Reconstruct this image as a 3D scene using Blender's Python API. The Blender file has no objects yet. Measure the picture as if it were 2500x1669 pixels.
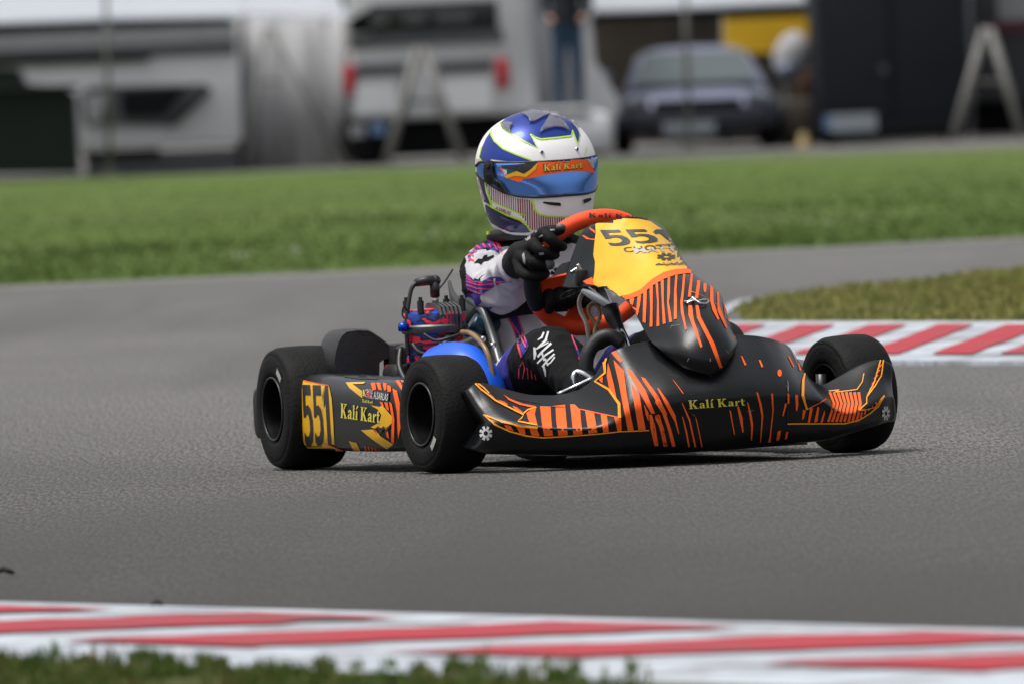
import bpy, bmesh, math, random
import numpy as np
from mathutils import Vector, Matrix, noise
from mathutils.bvhtree import BVHTree
random.seed(7)
SC = bpy.context.scene
COL = SC.collection
R = math.radians

# ------------------------------------------------------------------ camera, sky, sun, exposure
CAM_D, CAM_H, ROLL, HORIZON = 34.0, 0.83, 0.043, 632.0
FPX = 1140.0 * CAM_D                     # focal length in photo pixels (2500 wide)
PITCH = math.atan(HORIZON / FPX)
CAM = Vector((0, -CAM_D, CAM_H))
_f = Vector((0, math.cos(PITCH), -math.sin(PITCH)))
_r0 = Vector((1, 0, 0)); _u0 = _r0.cross(_f)
_c, _s = math.cos(ROLL), math.sin(ROLL)
_r = _r0 * _c - _u0 * _s
_u = _u0 * _c + _r0 * _s
cd = bpy.data.cameras.new('camera')
cam = bpy.data.objects.new('camera', cd); COL.objects.link(cam)
cam.matrix_world = Matrix(((_r.x, _u.x, -_f.x, CAM.x), (_r.y, _u.y, -_f.y, CAM.y), (_r.z, _u.z, -_f.z, CAM.z), (0, 0, 0, 1)))
cd.sensor_width = 36; cd.lens = FPX / 2500 * 36
cd.clip_start = 1; cd.clip_end = 3000
cd.dof.use_dof = True; cd.dof.focus_distance = 33.75; cd.dof.aperture_fstop = 13.0
SC.camera = cam

w = bpy.data.worlds.new('World'); SC.world = w; w.use_nodes = True
nt = w.node_tree; bg = nt.nodes['Background']
sky = nt.nodes.new('ShaderNodeTexSky'); sky.sky_type = 'NISHITA'; sky.sun_disc = False
SUN_EL, SUN_AZ = R(70), R(252)
sky.sun_elevation = SUN_EL; sky.sun_rotation = SUN_AZ; sky.dust_density = 4; sky.air_density = 1.2
hs = nt.nodes.new('ShaderNodeHueSaturation'); hs.inputs['Saturation'].default_value = 0.22   # overcast: nearly colourless sky
nt.links.new(sky.outputs[0], hs.inputs['Color']); nt.links.new(hs.outputs[0], bg.inputs[0])
bg.inputs[1].default_value = 0.076
ld = bpy.data.lights.new('sun', 'SUN'); ld.energy = 1.4; ld.angle = R(20); ld.color = (1, .97, .93)
sun = bpy.data.objects.new('sun', ld); COL.objects.link(sun)
sd = Vector((math.sin(SUN_AZ) * math.cos(SUN_EL), math.cos(SUN_AZ) * math.cos(SUN_EL), math.sin(SUN_EL)))
sun.rotation_euler = sd.to_track_quat('Z', 'Y').to_euler(); sun.location = (0, 0, 30)
SC.view_settings.view_transform = 'Standard'; SC.view_settings.look = 'None'
SC.view_settings.exposure = 0.98; SC.view_settings.gamma = 1.0

# ------------------------------------------------------------------ pixel of the photograph -> place
def ray(px, py): return _f + _r * ((px - 1250) / FPX) - _u * ((py - 834.5) / FPX)
def ground(px, py, z=0.0):
    d = ray(px, py); t = (z - CAM.z) / d.z; return CAM + d * t
def at_depth(px, py, D):
    d = ray(px, py); return CAM + d * (D / d.y)
KX, KY, KA = -0.025, 1.13, R(19.25)
FW = Vector((math.sin(KA), -math.cos(KA), 0)); LF = Vector((math.cos(KA), math.sin(KA), 0)); KO = Vector((KX, KY, 0))
def to_kart(d): return Vector((d.dot(FW), d.dot(LF), d.z))
CAMK = to_kart(CAM - KO)
def U(px, py, X=None, Y=None, Z=None):
    d = to_kart(ray(px, py))
    if X is not None: t = (X - CAMK.x) / d.x
    elif Y is not None: t = (Y - CAMK.y) / d.y
    else: t = (Z - CAMK.z) / d.z
    return CAMK + d * t

# ------------------------------------------------------------------ materials
def srgb(r, g, b): return tuple(((c / 255) / 12.92 if c / 255 < .04045 else ((c / 255 + .055) / 1.055) ** 2.4) for c in (r, g, b))
MATS = {}
def mat(name, col, rough=.5, metal=0., var=.12, scale=30., bump=0., bscale=None, coat=0., spec=.5, trans=0., alpha=1., emit=0., rvar=.1, dirt=0., dirtcol=(.18, .16, .14)):
    if name in MATS: return MATS[name]
    m = bpy.data.materials.new(name); m.use_nodes = True
    n = m.node_tree.nodes; l = m.node_tree.links; p = n['Principled BSDF']
    tc = n.new('ShaderNodeTexCoord'); no = n.new('ShaderNodeTexNoise'); no.inputs['Scale'].default_value = scale
    no.inputs['Detail'].default_value = 5; no.inputs['Roughness'].default_value = .65
    l.new(tc.outputs['Object'], no.inputs['Vector'])
    mx = n.new('ShaderNodeMix'); mx.data_type = 'RGBA'
    lo = tuple(c * (1 - var) for c in col[:3]) + (1,); hi = tuple(min(1, c * (1 + var)) for c in col[:3]) + (1,)
    mx.inputs['A'].default_value = lo; mx.inputs['B'].default_value = hi
    cr = n.new('ShaderNodeMapRange'); cr.inputs['From Min'].default_value = .3; cr.inputs['From Max'].default_value = .7
    l.new(no.outputs['Fac'], cr.inputs['Value']); l.new(cr.outputs[0], mx.inputs['Factor'])
    out = mx.outputs['Result']
    if dirt:
        n2 = n.new('ShaderNodeTexNoise'); n2.inputs['Scale'].default_value = scale * .35; n2.inputs['Detail'].default_value = 9; n2.inputs['Roughness'].default_value = .75
        l.new(tc.outputs['Object'], n2.inputs['Vector'])
        m2 = n.new('ShaderNodeMapRange'); m2.inputs['From Min'].default_value = .5; m2.inputs['From Max'].default_value = .75; m2.inputs['To Max'].default_value = dirt
        l.new(n2.outputs['Fac'], m2.inputs['Value'])
        mx2 = n.new('ShaderNodeMix'); mx2.data_type = 'RGBA'; mx2.inputs['B'].default_value = dirtcol + (1,)
        l.new(out, mx2.inputs['A']); l.new(m2.outputs[0], mx2.inputs['Factor']); out = mx2.outputs['Result']
    l.new(out, p.inputs['Base Color'])
    rr = n.new('ShaderNodeMapRange'); rr.inputs['To Min'].default_value = max(.02, rough - rvar); rr.inputs['To Max'].default_value = min(1, rough + rvar)
    l.new(no.outputs['Fac'], rr.inputs['Value']); l.new(rr.outputs[0], p.inputs['Roughness'])
    p.inputs['Metallic'].default_value = metal; p.inputs['Coat Weight'].default_value = coat; p.inputs['Coat Roughness'].default_value = .08
    p.inputs['Specular IOR Level'].default_value = spec; p.inputs['Transmission Weight'].default_value = trans; p.inputs['Alpha'].default_value = alpha
    if emit:
        p.inputs['Emission Color'].default_value = tuple(col[:3]) + (1,); p.inputs['Emission Strength'].default_value = emit
    if bump:
        nb = n.new('ShaderNodeTexNoise'); nb.inputs['Scale'].default_value = bscale or scale * 4; nb.inputs['Detail'].default_value = 4
        l.new(tc.outputs['Object'], nb.inputs['Vector'])
        b = n.new('ShaderNodeBump'); b.inputs['Strength'].default_value = bump; b.inputs['Distance'].default_value = .004
        l.new(nb.outputs['Fac'], b.inputs['Height']); l.new(b.outputs[0], p.inputs['Normal'])
    MATS[name] = m; return m

ORANGE = mat('fluorescent orange print', (1., .125, .014), .55, var=.05, scale=18, dirt=.12, spec=.25)
AMBER = mat('amber print', (.95, .33, .02), .5, var=.08, scale=18, dirt=.2, spec=.25)
YELLOW = mat('yellow print', (.80, .43, .012), .36, var=.07, scale=12, dirt=.22, dirtcol=(.2, .13, .03))
LETTER = mat('pale yellow lettering', (.72, .60, .07), .45, var=.12, scale=40, dirt=.2)
PLASTIC = mat('satin black plastic', (.0042, .0047, .0057), .31, var=.3, scale=9, bump=.05, bscale=120, dirt=.35, dirtcol=(.016, .016, .017), spec=.32)
PODFILM = mat('glossy black film', (.0055, .006, .0072), .36, var=.3, scale=9, bump=.03, bscale=120, coat=.25, spec=.35)
BLACKINK = mat('black print', (.02, .02, .022), .45)
RUBBER = mat('tyre rubber', (.0062, .006, .0058), .70, var=.3, scale=14, bump=.5, bscale=140, dirt=.5, dirtcol=(.024, .0225, .020), spec=.18)
RIMBLACK = mat('black magnesium rim', (.0025, .0025, .003), .6, metal=.0, var=.3, spec=.06)
STEEL = mat('bare steel', (.55, .56, .57), .3, metal=1., var=.15)
CHROME = mat('chrome', (.55, .57, .60), .2, metal=1., var=.05)
TUBEGREY = mat('grey painted tube', (.14, .15, .15), .38, metal=.5, var=.15, dirt=.3)
FRAMEM = mat('dark chassis tube', (.02, .021, .023), .35, var=.2)
WHITEP = mat('white print', (.56, .56, .57), .45, var=.06, dirt=.2)
ENGBLACK = mat('black cast metal', (.03, .03, .032), .5, metal=.4, var=.3, bump=.1)
ENGGREY = mat('grey cast metal', (.13, .128, .125), .45, metal=.7, var=.25, bump=.1)
ENGRED = mat('red engine wrap', (.78, .02, .06), .35, var=.1)
ENGBLUE = mat('blue engine wrap', (.012, .035, .22), .35, var=.15)
BLUEANO = mat('blue painted exhaust', (.008, .115, .75), .38, var=.12, scale=8, dirt=.15)
HOSE = mat('black hose', (.014, .014, .015), .45)
CLEARHOSE = mat('clear fuel hose', (.55, .52, .47), .2, var=.1, trans=.6)
BROWNHOSE = mat('brown fuel hose', (.30, .19, .08), .35, var=.2, trans=.2)

# ------------------------------------------------------------------ mesh helpers
def link(o, parent=None):
    COL.objects.link(o)
    if parent is not None: o.parent = parent
    return o
def mesh(name, verts, faces, material=None, parent=None, smooth=True, mats=None, idx=None):
    me = bpy.data.meshes.new(name); me.from_pydata([tuple(v) for v in verts], [], [tuple(f) for f in faces]); me.update()
    for mm in (mats or [material]): me.materials.append(mm)
    if idx is not None: me.polygons.foreach_set('material_index', idx)
    if smooth: me.polygons.foreach_set('use_smooth', [True] * len(me.polygons))
    return link(bpy.data.objects.new(name, me), parent)
def from_bm(name, bm, material, parent=None, smooth=False, mats=None, angle=None):
    me = bpy.data.meshes.new(name); bm.to_mesh(me); bm.free()
    for mm in (mats or [material]): me.materials.append(mm)
    if smooth: me.polygons.foreach_set('use_smooth', [True] * len(me.polygons))
    if angle: me.set_sharp_from_angle(angle=R(angle))
    return link(bpy.data.objects.new(name, me), parent)
def thing(name, label, cat, loc=(0, 0, 0), rot=0., group=None, parent=None):
    o = bpy.data.objects.new(name, None); link(o, parent); o.location = loc; o.rotation_euler = (0, 0, rot)
    o.empty_display_size = .2
    return tag(o, label, cat, group)
def tag(o, label=None, cat=None, group=None, kind=None):
    if label: o['label'] = label
    if cat: o['category'] = cat
    if group: o['group'] = group
    if kind: o['kind'] = kind
    return o
class MB:
    def __init__(s): s.v = []; s.f = []
    def add(s, v, f):
        k = len(s.v); s.v += [tuple(p) for p in v]; s.f += [tuple(i + k for i in q) for q in f]; return s
    def box(s, c, d, rot=None):
        c = Vector(c); hx, hy, hz = d[0] / 2, d[1] / 2, d[2] / 2
        P = [Vector((x, y, z)) for x in (-hx, hx) for y in (-hy, hy) for z in (-hz, hz)]
        if rot is not None: P = [rot @ p for p in P]
        return s.add([p + c for p in P], [(0, 1, 3, 2), (4, 6, 7, 5), (0, 4, 5, 1), (2, 3, 7, 6), (0, 2, 6, 4), (1, 5, 7, 3)])
    def tube(s, pts, r, seg=10, smooth=0, cap=True):
        pts = [Vector(p) for p in pts]
        rad = list(r) if isinstance(r, (list, tuple)) else [r] * len(pts)
        if smooth: pts, rad = catmull(pts, rad, smooth)
        n = len(pts); prev = None; rings = []
        for i in range(n):
            t = (pts[min(i + 1, n - 1)] - pts[max(i - 1, 0)]).normalized()
            if prev is None:
                a = Vector((0, 0, 1)) if abs(t.z) < .9 else Vector((1, 0, 0)); nrm = (a - t * a.dot(t)).normalized()
            else: nrm = (prev - t * prev.dot(t)).normalized()
            prev = nrm; b = t.cross(nrm)
            rings.append([pts[i] + (nrm * math.cos(2 * math.pi * k / seg) + b * math.sin(2 * math.pi * k / seg)) * rad[i] for k in range(seg)])
        return s.loft(rings, cap=cap)
    def loft(s, rings, cap=True, closed=True, loop=False):
        m = len(rings[0]); v = [p for rg in rings for p in rg]; f = []
        nr = len(rings)
        for i in range(nr if loop else nr - 1):
            j = (i + 1) % nr
            for k in range(m if closed else m - 1):
                q = (k + 1) % m
                f.append((i * m + k, i * m + q, j * m + q, j * m + k))
        if cap and not loop:
            f.append(tuple(range(m - 1, -1, -1))); f.append(tuple((nr - 1) * m + k for k in range(m)))
        return s.add(v, f)
    def lathe(s, prof, seg=32, c=(0, 0, 0), M=None):
        # profile (axial, radius) turned about local Y
        rings = []
        for k in range(seg):
            a = 2 * math.pi * k / seg
            rings.append([Vector((rr * math.cos(a), ax, rr * math.sin(a))) for ax, rr in prof])
        if M is not None: rings = [[M @ p for p in rg] for rg in rings]
        c = Vector(c)
        return s.loft([[p + c for p in rg] for rg in rings], cap=False, closed=False, loop=True)
    def sphere(s, c, r, seg=12, M=None):
        c = Vector(c); rr = r if isinstance(r, (tuple, list)) else (r, r, r); rings = []
        n = max(6, seg // 2)
        for i in range(n + 1):
            th = math.pi * min(max(i / n, .02), .98)
            rg = [Vector((rr[0] * math.sin(th) * math.cos(2 * math.pi * k / seg), rr[1] * math.sin(th) * math.sin(2 * math.pi * k / seg), rr[2] * math.cos(th))) for k in range(seg)]
            if M is not None: rg = [M @ p for p in rg]
            rings.append([p + c for p in rg])
        return s.loft(rings)
    def build(s, name, material, parent=None, smooth=True, angle=None, bevel=0, bseg=2):
        o = mesh(name, s.v, s.f, material, parent, smooth)
        if bevel:
            bm = bmesh.new(); bm.from_mesh(o.data)
            bmesh.ops.recalc_face_normals(bm, faces=bm.faces)
            bmesh.ops.bevel(bm, geom=[e for e in bm.edges if len(e.link_faces) == 2 and e.calc_face_angle() > .5], offset=bevel, segments=bseg, profile=.5, affect='EDGES')
            for f in bm.faces: f.smooth = smooth
            bm.to_mesh(o.data); bm.free()
        else:
            bm = bmesh.new(); bm.from_mesh(o.data); bmesh.ops.recalc_face_normals(bm, faces=bm.faces); bm.to_mesh(o.data); bm.free()
        if smooth and angle is not None: o.data.set_sharp_from_angle(angle=R(angle))
        return o
def catmull(pts, rad, n):
    P = []; Q = []
    L = len(pts)
    for i in range(L - 1):
        p0, p1, p2, p3 = pts[max(i - 1, 0)], pts[i], pts[i + 1], pts[min(i + 2, L - 1)]
        for k in range(n):
            t = k / n
            P.append(.5 * ((2 * p1) + (p2 - p0) * t + (2 * p0 - 5 * p1 + 4 * p2 - p3) * t * t + (3 * p1 - p0 - 3 * p2 + p3) * t ** 3))
            Q.append(rad[i] * (1 - t) + rad[i + 1] * t)
    P.append(pts[-1]); Q.append(rad[-1]); return P, Q
def cr_np(A, n, axis=0):
    """Catmull-Rom densify a control grid along one axis"""
    A = np.moveaxis(np.asarray(A, float), axis, 0); L = len(A); out = []
    for i in range(L - 1):
        p0, p1, p2, p3 = A[max(i - 1, 0)], A[i], A[i + 1], A[min(i + 2, L - 1)]
        for k in range(n):
            t = k / n; out.append(.5 * (2 * p1 + (p2 - p0) * t + (2 * p0 - 5 * p1 + 4 * p2 - p3) * t * t + (3 * p1 - p0 - 3 * p2 + p3) * t ** 3))
    out.append(A[-1]); return np.moveaxis(np.array(out), 0, axis)
def sheet(name, grid, n1, n2, material, parent, thick=.004, offset=-1, idxf=None, mats=None):
    G = cr_np(cr_np(grid, n1, 0), n2, 1); a, b, _ = G.shape
    v = G.reshape(-1, 3); f = [(i * b + j, i * b + j + 1, (i + 1) * b + j + 1, (i + 1) * b + j) for i in range(a - 1) for j in range(b - 1)]
    o = mesh(name, v, f, material, parent, True, mats)
    if thick:
        md = o.modifiers.new('thickness', 'SOLIDIFY'); md.thickness = thick; md.offset = offset; md.use_even_offset = False
        bake(o)
    return o
def bake(o):
    dg = bpy.context.evaluated_depsgraph_get(); dg.update()
    me = bpy.data.meshes.new_from_object(o.evaluated_get(dg)); old = o.data
    o.modifiers.clear(); o.data = me; me.name = o.name; bpy.data.meshes.remove(old); return o
def remesh(o, voxel, smooth=2, disp=0., dscale=6.):
    md = o.modifiers.new('r', 'REMESH'); md.mode = 'VOXEL'; md.voxel_size = voxel; md.use_smooth_shade = True
    if smooth:
        s = o.modifiers.new('s', 'SMOOTH'); s.iterations = smooth; s.factor = .5
    bake(o)
    return o
def capsule(mb, pts, rads, seg=14, smooth=0):
    pts = [Vector(p) for p in pts]; rads = list(rads)
    if smooth: pts, rads = catmull(pts, rads, smooth)
    a, b = pts[0], pts[-1]; ta = (pts[1] - a).normalized(); tb = (b - pts[-2]).normalized()
    pre = [(a - ta * rads[0] * math.cos(t), rads[0] * math.sin(t)) for t in (.25, .6, 1.0)]
    post = [(b + tb * rads[-1] * math.cos(t), rads[-1] * math.sin(t)) for t in (1.0, .6, .25)]
    allp = [p for p, _ in pre] + pts + [p for p, _ in post]; allr = [q for _, q in pre] + rads + [q for _, q in post]
    mb.tube(allp, allr, seg)
# ------------------------------------------------------------------ print (thin stickers) laid onto a surface
def bvh_of(o):
    me = o.data; M = o.matrix_basis
    return BVHTree.FromPolygons([M @ v.co for v in me.vertices], [tuple(p.vertices) for p in me.polygons])
class View:                                   # an enlarged crop of the photograph that the print was measured in
    def __init__(s, ox, oy, sc): s.ox, s.oy, s.sc = ox, oy, sc
    def __call__(s, p): return (s.ox + p[0] / s.sc, s.oy + p[1] / s.sc)
def drop(px, py, tree):
    d = to_kart(ray(px, py)).normalized()
    h = tree.ray_cast(CAMK, d)
    if h[0] is None:
        mid = CAMK + d * (CAM_D)
        h = tree.find_nearest(mid, .06)
        if h[0] is None: return None
    n = h[1] if h[1].dot(d) < 0 else -h[1]
    return h[0], n
def poly2(polys2d, cell):
    bm = bmesh.new()
    for P in polys2d:
        Q = []
        for p in P:
            if not Q or abs(p[0] - Q[-1][0]) + abs(p[1] - Q[-1][1]) > 1e-6: Q.append(p)
        if len(Q) < 3: continue
        vs = [bm.verts.new((x, y, 0)) for x, y in Q]
        try: f = bm.faces.new(vs)
        except ValueError: continue
        f.normal_update()
    bmesh.ops.triangulate(bm, faces=bm.faces, ngon_method='EAR_CLIP')
    return cut(bm, cell)
def cut(bm, cell):
    xs = [v.co.x for v in bm.verts]; ys = [v.co.y for v in bm.verts]
    if not xs: return bm
    for ax, lo, hi in ((0, min(xs), max(xs)), (1, min(ys), max(ys))):
        k = math.floor(lo / cell) + 1
        while k * cell < hi:
            co = (k * cell, 0, 0) if ax == 0 else (0, k * cell, 0); no = (1, 0, 0) if ax == 0 else (0, 1, 0)
            bmesh.ops.bisect_plane(bm, geom=bm.verts[:] + bm.edges[:] + bm.faces[:], plane_co=co, plane_no=no); k += 1
    return bm
def stick(name, bm, tree, material, parent, lift=.0012, M=None, split=False):
    """bm is flat in photo pixels; lay it on the surface"""
    dead = []
    for v in bm.verts:
        h = drop(v.co.x, v.co.y, tree)
        if h is None: dead.append(v)
        else: v.co = h[0] + h[1] * lift
    if dead: bmesh.ops.delete(bm, geom=dead, context='VERTS')
    # drop faces torn across a depth jump
    bad = [f for f in bm.faces if max(e.calc_length() for e in f.edges) > .06]
    if bad: bmesh.ops.delete(bm, geom=bad, context='FACES')
    if M is not None:
        Mi = M.inverted()
        for v in bm.verts: v.co = Mi @ v.co
    for f in bm.faces: f.smooth = True
    if split: return islands(name, bm, material, parent)
    return from_bm(name, bm, material, parent, True)
def islands(name, bm, material, parent):
    """every printed patch that stands alone becomes an object of its own"""
    bmesh.ops.remove_doubles(bm, verts=bm.verts, dist=1e-5)
    seen = set(); out = None
    for f0 in bm.faces:
        if f0 in seen: continue
        st = [f0]; seen.add(f0); grp = []
        while st:
            f = st.pop(); grp.append(f)
            for v in f.verts:
                for g in v.link_faces:
                    if g not in seen: seen.add(g); st.append(g)
        ix = {}; vs = []; fs = []
        for f in grp:
            fs.append([ix.setdefault(v, len(ix)) for v in f.verts])
        vs = [None] * len(ix)
        for v, k in ix.items(): vs[k] = v.co.copy()
        out = mesh(name, vs, fs, material, parent, True)
    bm.free(); return out
def decal(name, target, tree, view, polys, material, lift=.0012, cell=7.0, split=None):
    P = [[view(p) for p in q] for q in polys]
    if split is None: split = name.endswith('_stripe') or name.endswith('_arrow')
    return stick(name, poly2(P, cell), tree, material, target, lift, target.matrix_basis, split)
def line(pts, wd, taper=False):
    """a polyline of given width as quads joined into one polygon"""
    P = [Vector((p[0], p[1])) for p in pts]; Lf = []; Rt = []
    ws = wd if isinstance(wd, (list, tuple)) else [wd] * len(P)
    for i, p in enumerate(P):
        t = (P[min(i + 1, len(P) - 1)] - P[max(i - 1, 0)])
        t = t.normalized() if t.length > 1e-9 else Vector((1, 0)); nn = Vector((-t.y, t.x)) * ws[i] / 2
        Lf.append(p + nn); Rt.append(p - nn)
    return [[Lf[i], Lf[i + 1], Rt[i + 1], Rt[i]] for i in range(len(P) - 1)]
def ell(cx, cy, rx, ry, n=14, a0=0): return [(cx + rx * math.cos(2 * math.pi * k / n + a0), cy + ry * math.sin(2 * math.pi * k / n + a0)) for k in range(n)]
def inside(p, poly):
    c = False; n = len(poly); x, y = p
    for i in range(n):
        x1, y1 = poly[i]; x2, y2 = poly[(i + 1) % n]
        if (y1 > y) != (y2 > y) and x < (x2 - x1) * (y - y1) / (y2 - y1) + x1: c = not c
    return c
def bars(poly, x0, x1, step, wd, y0, y1, slant=0., dy=6):
    out = []; x = x0
    while x < x1:
        run = None; y = y0
        while y <= y1 + dy:
            xx = x + (y - y0) * slant; ins = y <= y1 and inside((xx, y), poly)
            if ins and run is None: run = y
            if not ins and run is not None:
                ye = y - dy
                if ye - run > dy: out.append([(x + (run - y0) * slant - wd / 2, run), (x + (run - y0) * slant + wd / 2, run), (x + (ye - y0) * slant + wd / 2, ye), (x + (ye - y0) * slant - wd / 2, ye)])
                run = None
            y += dy
        x += step
    return out
# lettering ---------------------------------------------------------
def font_polys(txt, bold=0., shear=0.):
    cu = bpy.data.curves.new('t', 'FONT'); cu.body = txt; cu.size = 1; cu.offset = bold; cu.shear = shear; cu.resolution_u = 3
    o = bpy.data.objects.new('t', cu); COL.objects.link(o)
    dg = bpy.context.evaluated_depsgraph_get(); dg.update()
    me = bpy.data.meshes.new_from_object(o.evaluated_get(dg))
    P = [[(me.vertices[i].co.x, me.vertices[i].co.y) for i in p.vertices] for p in me.polygons]
    bpy.data.objects.remove(o); bpy.data.curves.remove(cu); bpy.data.meshes.remove(me)
    return P
def serif_kali():
    """'Kali Kart' in a heavy old-style serif, drawn as strokes; unit = x-height .62, caps 1"""
    G = {
        'K': ([[(.06, 0), (.06, 1), (.24, 1), (.24, 0)], [(0, 0), (0, .07), (.30, .07), (.30, 0)], [(0, .93), (0, 1), (.30, 1), (.30, .93)],
               [(.22, .45), (.50, .95), (.60, .95), (.30, .42)], [(.42, .93), (.42, 1), (.70, 1), (.70, .93)],
               [(.24, .52), (.38, .62), (.66, .06), (.46, .06)], [(.42, 0), (.42, .07), (.76, .07), (.76, 0)]], .76),
        'a': ([[(.30, 0), (.30, .52), (.44, .52), (.44, .06), (.50, .04), (.50, 0)], [(.06, .42), (.10, .58), (.22, .64), (.36, .62), (.44, .50), (.30, .50), (.22, .55), (.18, .42)],
               [(.30, .38), (.12, .30), (.02, .18), (.05, .03), (.16, -.02), (.30, .06), (.30, .14), (.22, .09), (.17, .12), (.18, .22), (.30, .30)]], .52),
        'l': ([[(.06, 0), (.06, 1), (.21, 1.03), (.21, 0)], [(0, 0), (0, .06), (.28, .06), (.28, 0)], [(0, .92), (.06, 1), (.06, .92)]], .29),
        'i': ([[(.06, 0), (.06, .62), (.21, .66), (.21, 0)], [(0, 0), (0, .06), (.28, .06), (.28, 0)], [(.06, .76), (.18, 1.0), (.34, 1.02), (.16, .76)]], .30),
        'r': ([[(.06, 0), (.06, .62), (.20, .66), (.20, 0)], [(0, 0), (0, .06), (.28, .06), (.28, 0)], [(.20, .44), (.28, .62), (.42, .66), (.42, .48), (.32, .50), (.20, .34)]], .42),
        't': ([[(.08, .10), (.08, .86), (.22, .92), (.22, .14), (.30, .09), (.36, .14), (.36, .06), (.26, -.02), (.14, .0)], [(0, .56), (0, .64), (.36, .64), (.36, .56)]], .37),
        ' ': ([], .22)}
    P = []; x = 0
    for ch in 'Kali Kart':
        pl, wd = G[ch]
        for q in pl: P.append([(a + x, b) for a, b in q])
        x += wd + .05
    return P
def quad_text(polys, TL, TR, BL, BR):
    xs = [p[0] for q in polys for p in q]; ys = [p[1] for q in polys for p in q]
    x0, x1, y0, y1 = min(xs), max(xs), min(ys), max(ys)
    out = []
    for q in polys:
        r_ = []
        for x, y in q:
            s = (x - x0) / (x1 - x0); t = 1 - (y - y0) / (y1 - y0)
            r_.append(tuple((TL[k] * (1 - s) + TR[k] * s) * (1 - t) + (BL[k] * (1 - s) + BR[k] * s) * t for k in (0, 1)))
        out.append(r_)
    return out
def text_551():
    five = [[(0, .46), (.03, 1), (.58, 1), (.58, .83), (.20, .83), (.19, .64), (.34, .67), (.52, .60), (.61, .42), (.61, .22), (.52, .05), (.34, -.02), (.12, -.01), (0, .06), (0, .22), (.15, .14), (.30, .15), (.40, .24), (.41, .40), (.34, .50), (.22, .51), (.14, .46)]]
    one = [[(.0, .62), (.0, .80), (.16, 1), (.36, 1), (.36, 0), (.13, 0), (.13, .72)]]
    return five + [[(x + .72, y) for x, y in five[0]]] + [[(x + 1.44, y) for x, y in one[0]]]
def gear(cx, cy, rx, ry, n=8):
    out = []
    for k in range(n):
        a = 2 * math.pi * k / n + math.pi / 8; ca, sa = math.cos(a), math.sin(a); h = .17
        P = [(.32, -h), (1., -h * 1.25), (1., h * 1.25), (.32, h)]
        out.append([(cx + rx * (p * ca - q * sa), cy + ry * (p * sa + q * ca)) for p, q in P])
    return out
# ================================================================== THE SETTING
def nodes_mat(name):
    m = bpy.data.materials.new(name); m.use_nodes = True; MATS[name] = m
    return m, m.node_tree.nodes, m.node_tree.links, m.node_tree.nodes['Principled BSDF']
def nnoise(n, l, vec, scale, detail=4, rough=.6):
    t = n.new('ShaderNodeTexNoise'); t.inputs['Scale'].default_value = scale; t.inputs['Detail'].default_value = detail; t.inputs['Roughness'].default_value = rough
    l.new(vec, t.inputs['Vector']); return t.outputs['Fac']
def nrange(n, l, v, a, b, c, d):
    t = n.new('ShaderNodeMapRange'); l.new(v, t.inputs['Value'])
    for k, x in zip(('From Min', 'From Max', 'To Min', 'To Max'), (a, b, c, d)): t.inputs[k].default_value = x
    return t.outputs[0]
def nmix(n, l, fac, A, B, mode='MIX'):
    t = n.new('ShaderNodeMix'); t.data_type = 'RGBA'; t.blend_type = mode
    if isinstance(fac, (int, float)): t.inputs['Factor'].default_value = fac
    else: l.new(fac, t.inputs['Factor'])
    for k, x in (('A', A), ('B', B)):
        if isinstance(x, tuple): t.inputs[k].default_value = x + (1,) if len(x) == 3 else x
        else: l.new(x, t.inputs[k])
    return t.outputs['Result']
def nmap(n, l, vec, scale, rot=0):
    t = n.new('ShaderNodeMapping'); t.inputs['Scale'].default_value = scale; t.inputs['Rotation'].default_value = (0, 0, rot); l.new(vec, t.inputs['Vector']); return t.outputs[0]

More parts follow.
